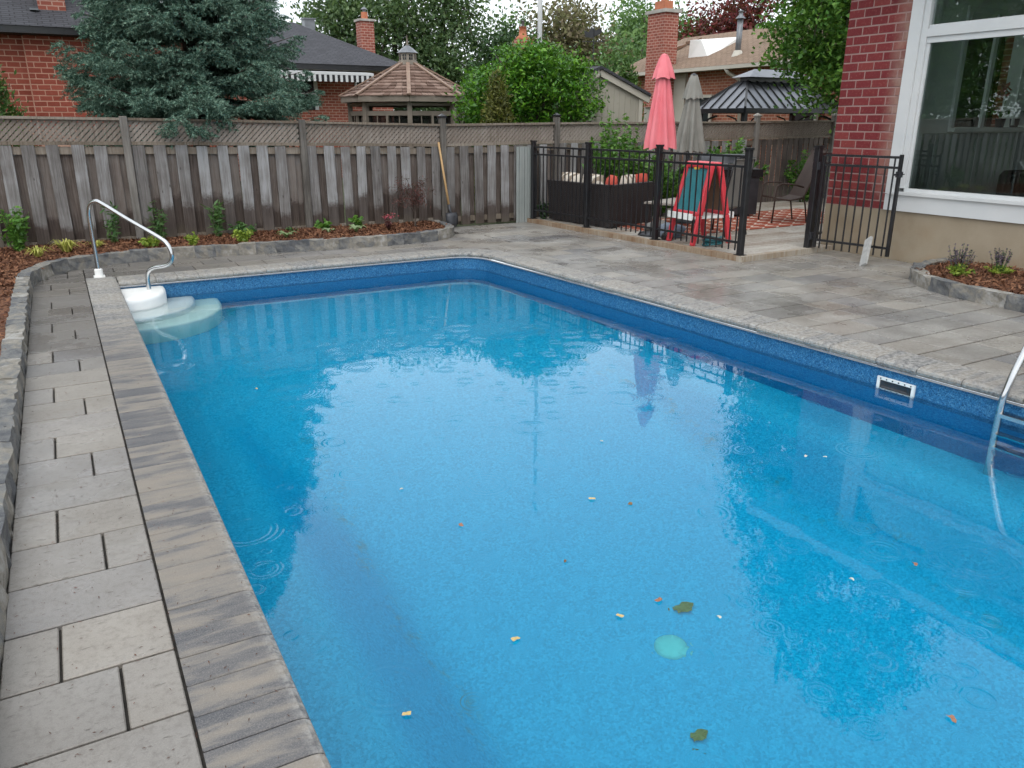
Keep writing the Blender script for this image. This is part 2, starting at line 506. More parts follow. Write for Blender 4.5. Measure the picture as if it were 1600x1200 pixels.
def m_liner(name, D, M_, L_):
    g = G(name)
    p = g.pos()
    v = g.n('ShaderNodeTexVoronoi', 'Color', None, Vector=p, Scale=75.0)
    v2 = g.n('ShaderNodeTexVoronoi', 'Color', None, Vector=p, Scale=170.0)
    f = g.mm('ADD', g.mm('MULTIPLY', g.xyz(v)[0], 0.6), g.mm('MULTIPLY', g.xyz(v2)[1], 0.4))
    base = g.ramp(f, [(0.1, D), (0.5, M_), (0.9, L_)])
    # printed mosaic border under the coping
    s = g.xyz(p)
    bf = g.mm('ADD', g.mm('MULTIPLY', g.xyz(v)[1], 0.25), g.mm('ADD', 0.2, g.mm('MULTIPLY', g.xyz(v2)[0], 0.5)))
    band = g.ramp(bf, [(0.2, (0.007, 0.050, 0.13)), (0.45, (0.015, 0.105, 0.25)), (0.65, (0.028, 0.16, 0.34)), (0.88, (0.10, 0.27, 0.44))])
    col = g.mix(g.mapr(s[2], -0.34, -0.335), base, band)
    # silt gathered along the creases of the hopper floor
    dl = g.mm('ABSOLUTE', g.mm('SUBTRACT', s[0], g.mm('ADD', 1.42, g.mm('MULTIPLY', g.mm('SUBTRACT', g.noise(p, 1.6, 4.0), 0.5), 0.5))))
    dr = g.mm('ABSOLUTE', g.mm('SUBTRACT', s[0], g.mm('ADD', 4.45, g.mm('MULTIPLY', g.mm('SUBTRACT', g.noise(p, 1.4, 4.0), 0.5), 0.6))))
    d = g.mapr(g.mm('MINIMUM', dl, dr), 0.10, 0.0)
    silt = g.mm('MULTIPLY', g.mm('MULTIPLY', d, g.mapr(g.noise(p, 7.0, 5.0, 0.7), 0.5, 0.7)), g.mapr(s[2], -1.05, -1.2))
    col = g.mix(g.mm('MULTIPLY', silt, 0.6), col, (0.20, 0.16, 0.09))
    return g.end(g.pbr(col, 0.5, 0.0, None, 0.3))

LINER_D, LINER_M, LINER_L = (0.010, 0.315, 0.56), (0.02, 0.41, 0.69), (0.05, 0.50, 0.78)

def m_water():
    g = G('pool_water')
    p = g.pos()
    def rings(scale, k, rad, gate, seed):
        nd = g.t.nodes.new('ShaderNodeTexVoronoi')
        nd.voronoi_dimensions = '2D'
        g.put(nd.inputs['Vector'], g.vm('ADD', p, (seed, seed * 0.7, 0.0)))
        nd.inputs['Scale'].default_value = scale
        d = g.mm('DIVIDE', nd.outputs['Distance'], scale)
        c = g.xyz(nd.outputs['Color'])
        rr = g.mm('MULTIPLY', g.mm('ADD', 0.35, c[1]), rad)
        env = g.mapr(g.mm('ABSOLUTE', g.mm('SUBTRACT', d, g.mm('MULTIPLY', rr, 0.62))), g.mm('MULTIPLY', rr, 0.42), 0.0)
        on = g.mm('GREATER_THAN', c[0], gate)
        return g.mm('MULTIPLY', g.mm('MULTIPLY', g.mm('SINE', g.mm('MULTIPLY', d, k)), env), on)
    r1 = rings(1.5, 190.0, 0.17, 0.45, 3.1)
    r2 = rings(2.9, 260.0, 0.085, 0.35, 17.3)
    r3 = rings(5.2, 330.0, 0.05, 0.45, 29.7)
    w1 = g.noise(p, 2.1, 3.0, 0.5)
    w2 = g.noise(p, 11.0, 3.0, 0.55)
    w3 = g.noise(p, 42.0, 2.0, 0.5)
    h = g.mm('ADD', g.mm('MULTIPLY', w1, 0.0009), g.mm('ADD', g.mm('MULTIPLY', w2, 0.00017), g.mm('MULTIPLY', w3, 0.000035)))
    h = g.mm('ADD', h, g.mm('ADD', g.mm('MULTIPLY', r1, 0.00045), g.mm('ADD', g.mm('MULTIPLY', r2, 0.00030), g.mm('MULTIPLY', r3, 0.00020))))
    nm = g.bump(h, 1.0, 1.0)
    nd = g.t.nodes.new('ShaderNodeBsdfPrincipled')
    nd.inputs['Base Color'].default_value = (1, 1, 1, 1)
    nd.inputs['Roughness'].default_value = 0.0
    nd.inputs['IOR'].default_value = 1.333
    nd.inputs['Transmission Weight'].default_value = 1.0
    g.t.links.new(nm, nd.inputs['Normal'])
    va = g.t.nodes.new('ShaderNodeVolumeAbsorption')
    va.inputs['Color'].default_value = (0.02, 0.94, 0.975, 1)
    va.inputs['Density'].default_value = 0.5
    g.t.links.new(va.outputs[0], g.out.inputs['Volume'])
    return g.end(nd.outputs[0])

def m_glass(name, tint=(1, 1, 1), rough=0.0):
    g = G(name)
    fr = g.n('ShaderNodeFresnel', 0, None, IOR=1.52)
    a = g.n('ShaderNodeBsdfTransparent', 0, None, Color=tint)
    b = g.n('ShaderNodeBsdfGlossy', 0, None, Color=(0.95, 1.0, 0.98), Roughness=rough)
    f = g.mm('MINIMUM', g.mm('MULTIPLY', fr, 1.25), 1.0)
    return g.end(g.n('ShaderNodeMixShader', 0, None, Fac=f, i1=a, i2=b))

def m_mulch():
    g = G('mulch')
    p = g.pos()
    v = g.n('ShaderNodeTexVoronoi', 'Color', None, Vector=g.vm('MULTIPLY', p, (1.0, 1.0, 1.0)), Scale=38.0)
    f = g.mm('ADD', g.mm('MULTIPLY', g.xyz(v)[0], 0.6), g.mm('MULTIPLY', g.noise(p, 14.0, 5.0), 0.4))
    col = g.ramp(f, [(0.15, (0.04, 0.018, 0.012)), (0.5, (0.11, 0.046, 0.026)), (0.85, (0.21, 0.10, 0.052))])
    return g.end(g.pbr(col, 0.8, 0.0, g.bump(f, 0.9, 0.02), 0.2))

def m_chip():
    g = G('mulch_chip')
    col = g.ramp(g.isl(), [(0.0, (0.05, 0.022, 0.014)), (0.5, (0.135, 0.058, 0.032)), (1.0, (0.27, 0.135, 0.075))])
    return g.end(g.pbr(col, 0.8, 0.0, None, 0.2))

def m_rug():
    g = G('rug_weave')
    s = g.xyz(g.pos())
    a = g.mm('ADD', g.mm('MULTIPLY', s[0], 3.0), g.mm('MULTIPLY', g.mm('PINGPONG', g.mm('MULTIPLY', s[1], 4.0), 0.5), 1.0))
    l1 = g.mapr(g.mm('ABSOLUTE', g.mm('SUBTRACT', g.mm('FRACT', a), 0.5)), 0.09, 0.06)
    l2 = g.mapr(g.mm('ABSOLUTE', g.mm('SUBTRACT', g.mm('FRACT', g.mm('MULTIPLY', s[1], 4.0)), 0.5)), 0.10, 0.07)
    l2 = g.mm('MULTIPLY', l2, g.mm('GREATER_THAN', g.mm('FRACT', a), 0.55))
    col = g.mix(g.mm('MAXIMUM', l1, l2), (0.29, 0.075, 0.045), (0.55, 0.46, 0.39))
    return g.end(g.pbr(col, 0.9, 0.0, g.bump(g.noise(g.pos(), 300.0), 0.4, 0.003), 0.1))

def m_weave():
    g = G('resin_wicker')
    o = g.pos()
    s = g.xyz(o)
    u = g.mm('ADD', s[0], s[1])
    h = g.mm('MULTIPLY', g.mm('SINE', g.mm('MULTIPLY', u, 160.0)), g.mm('SINE', g.mm('MULTIPLY', s[2], 190.0)))
    col = g.mix(g.mapr(h, -1.0, 1.0), (0.012, 0.010, 0.011), (0.045, 0.037, 0.036))
    return g.end(g.pbr(col, 0.5, 0.0, g.bump(h, 0.6, 0.004), 0.4))

def m_cushion():
    g = G('striped_cushion')
    s = g.xyz(g.pos())
    w = g.mm('FRACT', g.mm('MULTIPLY', g.mm('ADD', s[0], g.mm('MULTIPLY', s[1], 0.8)), 7.0))
    col = g.mix(g.mapr(g.mm('ABSOLUTE', g.mm('SUBTRACT', w, 0.5)), 0.2, 0.24), (0.32, 0.26, 0.20), (0.72, 0.66, 0.57))
    return g.end(g.pbr(col, 0.9, 0.0, None, 0.1))

def m_fabric(name, a, b, rough=0.85):
    g = G(name)
    p = g.pos()
    col = g.mix(g.mapr(g.noise(p, 3.0, 5.0), 0.3, 0.7), a, b)
    return g.end(g.pbr(col, rough, 0.0, g.bump(g.noise(p, 220.0, 2.0), 0.3, 0.002), 0.2))

MAT = {}
MAT['paver'] = m_paver()
MAT['coping'] = m_coping()
MAT['edging'] = m_edging()
MAT['board'] = m_fence('weathered_board', (0.085, 0.075, 0.070), (0.175, 0.165, 0.160), (0.31, 0.31, 0.315), True)
MAT['backboard'] = m_fence('brown_back_board', (0.055, 0.042, 0.036), (0.125, 0.100, 0.087), (0.19, 0.165, 0.15), True)
MAT['rail'] = m_fence('fence_rail_wood', (0.085, 0.066, 0.050), (0.165, 0.135, 0.105), (0.25, 0.215, 0.18), False)
MAT['post'] = m_fence('weathered_post', (0.07, 0.062, 0.055), (0.14, 0.128, 0.115), (0.22, 0.205, 0.19), False)
MAT['slat'] = m_fence('lattice_wood', (0.125, 0.100, 0.082), (0.205, 0.172, 0.145), (0.285, 0.25, 0.22), False)
MAT['oldboard'] = m_fence('old_dark_board', (0.045, 0.036, 0.034), (0.095, 0.078, 0.070), (0.15, 0.125, 0.112), False)
MAT['brick'] = m_brick('red_house_brick', [(0.0, (0.120, 0.018, 0.020)), (0.5, (0.172, 0.027, 0.030)), (1.0, (0.232, 0.050, 0.044))], True)
MAT['brick_o'] = m_brick('orange_red_brick', [(0.0, (0.228, 0.052, 0.035)), (0.5, (0.332, 0.078, 0.052)), (1.0, (0.415, 0.113, 0.078))])
MAT['mortar'] = simple('mortar', (0.302, 0.190, 0.174), (0.354, 0.236, 0.216), 0.9, 0, 4.0, 0.4, 60.0, 0.1)
MAT['mortar_o'] = simple('pale_mortar', (0.552, 0.296, 0.220), (0.628, 0.381, 0.296), 0.9, 0, 4.0, 0.4, 60.0, 0.1)
MAT['brickwall_x'] = m_brickwall('brick_far_x', (0.25, 0.062, 0.040), (0.35, 0.10, 0.060), (0.50, 0.33, 0.26), 'x')
MAT['brickwall_y'] = m_brickwall('brick_far_y', (0.28, 0.085, 0.045), (0.38, 0.135, 0.070), (0.46, 0.31, 0.23), 'y')
MAT['brickstack'] = m_brickwall('brick_stack', (0.24, 0.062, 0.042), (0.34, 0.095, 0.065), (0.47, 0.30, 0.24), 'xy', 0.085, 0.2)
MAT['stucco'] = None
MAT['roof_dark'] = m_shingle('charcoal_shingle', (0.045, 0.045, 0.052), (0.075, 0.076, 0.086), 'x')
MAT['roof_tan'] = m_shingle('tan_shingle', (0.204, 0.140, 0.098), (0.281, 0.200, 0.145), 'y')
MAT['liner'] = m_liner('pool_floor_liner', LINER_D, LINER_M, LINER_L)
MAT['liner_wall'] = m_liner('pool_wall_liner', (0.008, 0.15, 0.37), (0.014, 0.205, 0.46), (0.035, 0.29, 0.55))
MAT['water'] = m_water()
MAT['glass'] = m_glass('window_glass', (0.90, 0.94, 0.93))
MAT['white'] = simple('white_paint', (0.562, 0.578, 0.585), (0.608, 0.616, 0.616), 0.4, 0, 3.0)
MAT['plastic_white'] = simple('white_plastic', (0.78, 0.79, 0.77), (0.84, 0.84, 0.82), 0.3, 0, 3.0)
MAT['steel'] = simple('stainless_steel', (0.527, 0.535, 0.544), (0.612, 0.612, 0.612), 0.16, 1.0, 10.0)
MAT['black'] = simple('black_powder_coat', (0.010, 0.010, 0.012), (0.018, 0.018, 0.020), 0.32, 0, 12.0)
MAT['mulch'] = m_mulch()
MAT['chip'] = m_chip()
MAT['rug'] = m_rug()
MAT['weave'] = m_weave()
MAT['cushion'] = m_cushion()
MAT['pillow'] = m_fabric('coral_fabric', (0.50, 0.075, 0.055), (0.60, 0.12, 0.085))
MAT['pink'] = m_fabric('pink_canvas', (0.722, 0.167, 0.198), (0.792, 0.246, 0.273))
MAT['grey_canvas'] = m_fabric('grey_canvas', (0.20, 0.195, 0.175), (0.275, 0.27, 0.245))
MAT['red_plastic'] = simple('red_plastic', (0.60, 0.035, 0.055), (0.68, 0.06, 0.075), 0.35, 0, 3.0)
MAT['teal'] = simple('teal_board', (0.02, 0.16, 0.19), (0.04, 0.22, 0.25), 0.5, 0, 6.0)
MAT['tan_panel'] = simple('brown_board', (0.16, 0.085, 0.05), (0.21, 0.12, 0.07), 0.6, 0, 6.0)
MAT['sling'] = m_fabric('grey_sling', (0.17, 0.165, 0.155), (0.22, 0.215, 0.20), 0.6)
MAT['sling_b'] = m_fabric('brown_sling', (0.045, 0.030, 0.026), (0.07, 0.05, 0.042), 0.6)
MAT['bark'] = simple('bark', (0.055, 0.042, 0.034), (0.12, 0.095, 0.078), 0.9, 0, 9.0, 0.8, 40.0)
MAT['soil'] = simple('lawn_and_soil', (0.05, 0.075, 0.025), (0.09, 0.10, 0.045), 0.95, 0, 1.5, 0.8, 30.0)
MAT['grey_panel'] = simple('grey_green_metal', (0.25, 0.275, 0.265), (0.29, 0.31, 0.30), 0.45, 0, 4.0)
MAT['dark_metal'] = simple('dark_grey_metal', (0.035, 0.036, 0.042), (0.06, 0.062, 0.070), 0.4, 0.3, 5.0)
MAT['galv'] = simple('weathered_galvanised', (0.16, 0.17, 0.185), (0.22, 0.23, 0.245), 0.45, 0.5, 5.0)
MAT['metal_roof'] = simple('graphite_roof_metal', (0.16, 0.165, 0.185), (0.22, 0.225, 0.245), 0.30, 0.75, 2.0)
MAT['gz_wood'] = simple('taupe_stained_wood', (0.175, 0.145, 0.118), (0.235, 0.20, 0.165), 0.7, 0, 4.0)
MAT['beige'] = simple('beige_siding', (0.338, 0.315, 0.259), (0.390, 0.364, 0.304), 0.7, 0, 2.0)
MAT['cream'] = simple('cream_trim', (0.448, 0.416, 0.352), (0.504, 0.472, 0.408), 0.6, 0, 2.0)
MAT['terracotta'] = simple('terracotta', (0.38, 0.12, 0.055), (0.48, 0.17, 0.085), 0.7, 0, 8.0)
MAT['stone_cap'] = simple('cement_cap', (0.30, 0.28, 0.25), (0.42, 0.40, 0.37), 0.85, 0, 8.0)
MAT['room'] = simple('room_paint', (0.64, 0.67, 0.65), (0.70, 0.73, 0.71), 0.8, 0, 2.0)
MAT['room_dark'] = simple('room_panelling', (0.36, 0.38, 0.37), (0.42, 0.44, 0.43), 0.7, 0, 6.0)
MAT['dark_glass'] = simple('dark_pane', (0.02, 0.024, 0.026), (0.035, 0.04, 0.042), 0.08, 0, 2.0)
MAT['handle_wood'] = simple('ash_handle', (0.40, 0.24, 0.10), (0.48, 0.31, 0.15), 0.5, 0, 12.0)
MAT['plank'] = m_fence('weathered_deck_plank', (0.20, 0.145, 0.105), (0.33, 0.295, 0.255), (0.46, 0.44, 0.40), False)
MAT['trim_wood'] = m_fence('worn_deck_trim', (0.19, 0.11, 0.06), (0.30, 0.235, 0.17), (0.40, 0.37, 0.32), False)
MAT['shake'] = None
def m_shake():
    g = G('cedar_shake')
    r = g.isl()
    col = g.ramp(g.mm('ADD', g.mm('MULTIPLY', r, 0.7), g.mm('MULTIPLY', g.noise(g.pos(), 22.0, 5.0), 0.3)), [(0.1, (0.10, 0.062, 0.047)), (0.5, (0.185, 0.118, 0.092)), (0.9, (0.27, 0.19, 0.155))])
    return g.end(g.pbr(col, 0.85, 0.0, g.bump(g.noise(g.pos(), 60.0, 4.0), 0.5, 0.01), 0.2))
MAT['shake'] = m_shake()
def m_stucco():
    g = G('foundation_parging')
    p = g.pos(); s = g.xyz(p)
    col = g.mix(g.mapr(g.noise(p, 1.6, 6.0, 0.6), 0.3, 0.7), (0.257, 0.207, 0.144), (0.343, 0.289, 0.215))
    st = g.mm('MULTIPLY', g.mapr(g.noise(p, 1.3, 4.0), 0.45, 0.62), g.mapr(g.mm('ADD', s[2], g.mm('MULTIPLY', g.noise(p, 6.0, 4.0), 0.3)), 0.7, 0.15))
    col = g.mix(g.mm('MULTIPLY', st, 0.6), col, (0.27, 0.15, 0.07))
    return g.end(g.pbr(col, 0.85, 0.0, g.bump(g.noise(p, 60.0, 5.0), 0.5, 0.006), 0.2))
MAT['stucco'] = m_stucco()

def m_screen():
    g = G('insect_screen')
    a = g.n('ShaderNodeBsdfTransparent', 0, None, Color=(0.45, 0.45, 0.45))
    b = g.n('ShaderNodeBsdfDiffuse', 0, None, Color=(0.03, 0.03, 0.03))
    return g.end(g.n('ShaderNodeMixShader', 0, None, Fac=0.35, i1=a, i2=b))
MAT['screen'] = m_screen()

LEAF = {
    'spruce': leafmat('spruce_needles', [(0.15, (0.034, 0.078, 0.058)), (0.5, (0.100, 0.180, 0.138)), (0.85, (0.25, 0.36, 0.275))], 0.75, 0.06, 0.08),
    'bush': leafmat('glossy_privet_leaf', [(0.1, (0.022, 0.080, 0.010)), (0.5, (0.060, 0.19, 0.016)), (0.95, (0.20, 0.42, 0.035))], 0.35, 0.25),
    'maple': leafmat('maple_leaf', [(0.1, (0.026, 0.090, 0.014)), (0.5, (0.065, 0.18, 0.026)), (0.95, (0.18, 0.34, 0.05))], 0.5, 0.3),
    'poplar': leafmat('tall_tree_leaf', [(0.1, (0.034, 0.074, 0.030)), (0.5, (0.080, 0.142, 0.058)), (0.95, (0.18, 0.25, 0.11))], 0.55, 0.3),
    'far': leafmat('far_tree_leaf', [(0.1, (0.045, 0.105, 0.036)), (0.5, (0.095, 0.185, 0.060)), (0.95, (0.19, 0.31, 0.10))], 0.6, 0.3),
    'rust': leafmat('russet_tree_leaf', [(0.1, (0.085, 0.066, 0.040)), (0.5, (0.17, 0.13, 0.078)), (0.95, (0.20, 0.22, 0.09))], 0.6, 0.25),
    'redmaple': leafmat('red_maple_leaf', [(0.1, (0.060, 0.008, 0.012)), (0.5, (0.13, 0.016, 0.022)), (0.95, (0.22, 0.035, 0.035))], 0.6, 0.15),
    'thuja': leafmat('cedar_spray', [(0.1, (0.022, 0.060, 0.012)), (0.5, (0.055, 0.125, 0.022)), (0.95, (0.13, 0.21, 0.04))], 0.6, 0.15),
    'gold': leafmat('golden_cedar_spray', [(0.1, (0.040, 0.048, 0.010)), (0.5, (0.095, 0.105, 0.020)), (0.95, (0.20, 0.20, 0.035))], 0.6, 0.15),
    'shrub': leafmat('fresh_shrub_leaf', [(0.1, (0.035, 0.105, 0.018)), (0.5, (0.080, 0.205, 0.030)), (0.95, (0.19, 0.36, 0.06))], 0.45, 0.3),
    'yellow': leafmat('yellow_grass_blade', [(0.1, (0.26, 0.30, 0.05)), (0.5, (0.46, 0.45, 0.10)), (0.95, (0.62, 0.58, 0.20))], 0.5, 0.3),
    'lime': leafmat('lime_foliage', [(0.1, (0.11, 0.19, 0.025)), (0.5, (0.24, 0.34, 0.04)), (0.95, (0.40, 0.46, 0.08))], 0.5, 0.3),
    'stem': leafmat('perennial_leaf', [(0.1, (0.028, 0.075, 0.022)), (0.5, (0.062, 0.145, 0.040)), (0.95, (0.13, 0.23, 0.075))], 0.5, 0.3),
    'hosta': leafmat('pale_hosta_leaf', [(0.1, (0.10, 0.17, 0.07)), (0.5, (0.20, 0.28, 0.13)), (0.95, (0.36, 0.42, 0.26))], 0.5, 0.25),
    'acer': leafmat('dark_red_acer_leaf', [(0.1, (0.030, 0.009, 0.011)), (0.5, (0.075, 0.020, 0.022)), (0.95, (0.15, 0.05, 0.045))], 0.6, 0.15),
    'flower': leafmat('pink_flower', [(0.1, (0.25, 0.03, 0.06)), (0.9, (0.50, 0.12, 0.15))], 0.6, 0.2),
    'purple': leafmat('purple_flower_spike', [(0.1, (0.05, 0.035, 0.055)), (0.9, (0.16, 0.115, 0.17))], 0.7, 0.15),
    'dark': leafmat('dark_evergreen', [(0.1, (0.012, 0.034, 0.014)), (0.5, (0.030, 0.070, 0.026)), (0.95, (0.06, 0.12, 0.045))], 0.6, 0.15),
}

# ------------------------------------------------------------------ ground
def xr(y):                      # inner face of the coping on the patio side (the pool is not quite square)
    return 5.44 - 0.053 * (y - 2.6)
PX0, PYN, PYF = 0.43, -0.7, 10.05
WATER_Z = -0.23

gm = MB()
hole = (0.34, 5.72, -0.8, 10.2)
S = 160.0
for (x0, x1, y0, y1) in ((-S, S, hole[3], S), (-S, S, -S, hole[2]), (-S, hole[0], hole[2], hole[3]), (hole[1], S, hole[2], hole[3])):
    gm.add([(x0, y0, -0.05), (x1, y0, -0.05), (x1, y1, -0.05), (x0, y1, -0.05)], [(0, 1, 2, 3)])
struct(gm.build('ground', MAT['soil']))
sand = MB()
joint = simple('joint_sand', (0.035, 0.032, 0.028), (0.065, 0.058, 0.05), 0.95, 0, 30.0)
for (x0, x1, y0, y1) in ((-0.46, hole[0], -1.2, 11.6), (hole[0], 7.6, hole[3], 12.8), (hole[1], 9.57, -1.2, hole[3]), (7.6, 9.57, hole[3], 12.8)):
    sand.add([(x0, y0, -0.022), (x1, y0, -0.022), (x1, y1, -0.022), (x0, y1, -0.022)], [(0, 1, 2, 3)])
struct(sand.build('paving_bed', joint))

# ------------------------------------------------------------------ pool basin
CR = 0.42                       # far right corner radius
def pool_path(off=0.0, nseg=6):
    """open loop round the basin, left near -> left far -> right far -> right near"""
    pts = [(PX0 - off, PYN - off), (PX0 - off, PYF + off)]
    xc, yc = xr(PYF) - CR, PYF - CR
    for i in range(nseg + 1):
        a = math.pi / 2 * (1 - i / nseg)
        pts.append((xc + (CR + off) * math.cos(a), yc + (CR + off) * math.sin(a)))
    for y in (8.0, 6.0, 4.0, 2.0, 0.0, PYN - off):
        pts.append((xr(y) + off, y))
    return pts

basin = struct(link('pool_basin', None))
pp = pool_path(0.02)
wm = MB()
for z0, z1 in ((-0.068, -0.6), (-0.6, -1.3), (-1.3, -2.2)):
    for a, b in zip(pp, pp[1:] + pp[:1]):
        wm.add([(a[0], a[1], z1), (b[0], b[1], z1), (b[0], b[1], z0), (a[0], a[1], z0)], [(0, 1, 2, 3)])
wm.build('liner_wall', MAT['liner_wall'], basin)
def floor_z(x, y):
    along = min(1, max(0, (6.9 - y) / 2.3))
    near = min(1, max(0, (y + 0.4) / 1.0))
    side = min(1, max(0, (min(x - PX0, xr(y) - x) - 0.45) / 0.6))
    return -1.15 - 0.75 * min(along, near, side)
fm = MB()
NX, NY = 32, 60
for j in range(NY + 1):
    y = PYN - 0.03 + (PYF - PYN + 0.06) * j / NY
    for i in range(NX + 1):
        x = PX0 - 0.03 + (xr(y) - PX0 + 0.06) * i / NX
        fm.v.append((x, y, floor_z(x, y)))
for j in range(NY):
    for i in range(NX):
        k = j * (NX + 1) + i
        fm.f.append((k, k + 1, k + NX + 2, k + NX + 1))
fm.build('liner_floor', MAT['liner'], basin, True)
tr = MB()
pt = pool_path(0.006)
for a, b in zip(pt, pt[1:]):
    tr.bar((a[0], a[1], -0.073), (b[0], b[1], -0.073), 0.020, 0.006)
tr.build('liner_track', simple('liner_track_vinyl', (0.24, 0.25, 0.26), (0.32, 0.33, 0.34), 0.5), basin)

pw = pool_path(0.018, 10)
wt = MB()
wt.v = [(x, y, WATER_Z) for x, y in pw]
wt.f = [tuple(range(len(pw) - 1, -1, -1))]
struct(wt.build('water', MAT['water']))

# floor drain
dr = thing('floor_drain', 'round pale turquoise main drain cover on the deep pool floor', 'drain', (2.70, 2.91, -1.90))
cy = simple('drain_plastic', (0.46, 0.60, 0.60), (0.54, 0.66, 0.66), 0.4)
MB().lathe([(0.0, 0.028), (0.04, 0.027), (0.085, 0.018), (0.098, 0.004), (0.098, -0.01)], 24).build('cover', cy, dr, True)
for i in range(8):
    a_ = i * math.pi / 4
    MB().box(0.03, 0.08, -0.004, 0.004, 0.020, 0.0245).build('grille_rib', cy, dr).rotation_euler = (0, 0, a_)

# ------------------------------------------------------------------ coping stones
def bullnose(w, L, t=0.07):
    """stone with a rounded nose at local x=0, body to x=w, length L on y"""
    prof = [(w, 0.0), (0.045, 0.0), (0.022, -0.004), (0.007, -0.014), (-0.001, -0.032), (0.005, -0.052), (0.02, -0.066), (0.045, -t), (w, -t)]
    mb = MB()
    n = len(prof)
    e = 0.004
    vs = []
    for y, ins in ((-L / 2, e), (-L / 2 + e, 0), (L / 2 - e, 0), (L / 2, e)):
        for (x, z) in prof:
            vs.append((min(max(x, ins if x < 0.03 else x), w - ins), y, z - ins * (1 if z > -0.03 else -1)))
    fs = [tuple(range(n)), tuple(range(4 * n - 1, 3 * n - 1, -1))]
    for k in range(3):
        for i in range(n):
            i2 = (i + 1) % n
            fs.append((k * n + i, (k + 1) * n + i, (k + 1) * n + i2, k * n + i2))
    mb.add(vs, fs)
    me = mb.mesh('coping_stone', MAT['coping'], False)
    return me

coping = struct(link('pool_coping', None))
bL = bullnose(0.318, 0.1565)
y = PYN
while y < PYF + 0.33:
    link('coping_stone', bL, coping, (PX0, y + 0.08, random.uniform(-0.001, 0.001)), (0, 0, math.pi))
    y += 0.1615
bF = [bullnose(0.34, L - 0.003) for L in (0.24, 0.32, 0.40)]
x = PX0 + 0.004
xe = xr(PYF) - CR
while x < xe - 0.12:
    k = random.randrange(3)
    L = (0.24, 0.32, 0.40)[k]
    if x + L > xe:
        L = xe - x
        me = bullnose(0.34, L - 0.003)
    else:
        me = bF[k]
    link('coping_stone', me, coping, (x + L / 2, PYF, 0), (0, 0, math.pi / 2))
    x += L
# rounded corner: four wedge stones
xc, yc = xr(PYF) - CR, PYF - CR
for i in range(4):
    a0 = math.pi / 2 * i / 4 + 0.003
    a1 = math.pi / 2 * (i + 1) / 4 - 0.003
    prof = [(0.36, 0.0), (0.045, 0.0), (0.022, -0.004), (0.007, -0.014), (-0.001, -0.032), (0.005, -0.052), (0.02, -0.066), (0.045, -0.07), (0.36, -0.07)]
    mb = MB()
    n = len(prof)
    vs = []
    for k in range(4):
        a = a0 + (a1 - a0) * k / 3
        vs += [(xc + (CR + r) * math.cos(a), yc + (CR + r) * math.sin(a), z) for r, z in prof]
    fs = [tuple(range(n - 1, -1, -1)), tuple(range(3 * n, 4 * n))]
    for k in range(3):
        for j in range(n):
            j2 = (j + 1) % n
            fs.append((k * n + j, k * n + j2, (k + 1) * n + j2, (k + 1) * n + j))
    mb.add(vs, fs)
    mb.build('coping_stone', MAT['coping'], coping)
bR = {L: bullnose(0.34, L - 0.004) for L in (0.26, 0.34, 0.42)}
y = PYF - CR
skew = math.atan(-0.053)
while y > PYN:
    L = random.choice((0.26, 0.34, 0.42))
    ym = y - L / 2
    link('coping_stone', bR[L], coping, (xr(ym), ym, random.uniform(-0.0015, 0.0015)), (0, 0, -skew))
    y -= L
PYC = PYF + 0.345

# ------------------------------------------------------------------ walkway and patio pavers
TH = 0.06
def paver(parent, x0, x1, y0, y1, gx=0.010, gy=0.011):
    sx, sy = round(x1 - x0 - gx, 3), round(y1 - y0 - gy, 3)
    if sx < 0.03 or sy < 0.03:
        return
    me = cbox('paver', sx, sy, TH, 0.004, MAT['paver'])
    link('paver', me, parent, ((x0 + x1) / 2, (y0 + y1) / 2, -TH / 2 + random.uniform(-0.0012, 0.0012)), (random.uniform(-.0015, .0015), random.uniform(-.0015, .0015), 0))
walk = struct(link('walkway', None))
RW = 0.3455
for k in range(-8, 26):
    y0 = 2.25 + RW * k
    y1 = y0 + RW
    cuts = [[-0.07], [-0.245], []][k % 3]
    xs = [-0.425] + cuts + [0.107]
    if y0 > 10.5:
        xs[0] = -0.30 + (y0 - 10.5) * 0.6
        xs = [xs[0]] + [c for c in xs[1:] if c > xs[0] + 0.1]
    for a, b in zip(xs, xs[1:]):
        paver(walk, a, b, y0, y1, 0.010, 0.011 if y0 < 5.5 else 0.017)
for r in range(4):
    y0 = PYC + 0.345 * r
    x = 0.11 - 0.2 * (r % 2)
    while x < 5.9:
        w = random.choice((0.35, 0.525, 0.525, 0.70))
        a, b = max(x, 0.11), x + w
        b = min(b, 5.925)
        if b > a + 0.05 and y0 < 11.5:
            paver(walk, a, b, y0, y0 + 0.345)
        x += w
patio = struct(link('patio', None))
for k in range(-4, 31):
    y0 = 2.25 + RW * k
    y1 = y0 + RW
    ym = (y0 + y1) / 2
    if y1 > 12.75:
        continue
    xa = xr(min(ym, PYF)) + 0.345
    if ym > PYF - CR:
        xa = xc + math.sqrt(max(0.0, (CR + 0.365) ** 2 - (ym - yc) ** 2)) if ym < yc + CR + 0.365 else 5.9
    if ym > 10.4:
        xa = 5.93 if ym < 11.8 else 5.69
    xb = 9.56 if ym < 7.65 else 7.72 - (ym - 7.46) * 0.05
    x = xa
    first = True
    while x < xb - 0.02:
        w = random.choice((0.36, 0.54, 0.54, 0.72))
        if first:
            w *= random.choice((0.5, 0.75, 1.0))
            first = False
        b = min(x + w, xb)
        if xb - b < 0.12:
            b = xb
        paver(patio, x, b, y0, y1, 0.013, 0.019)
        x = b

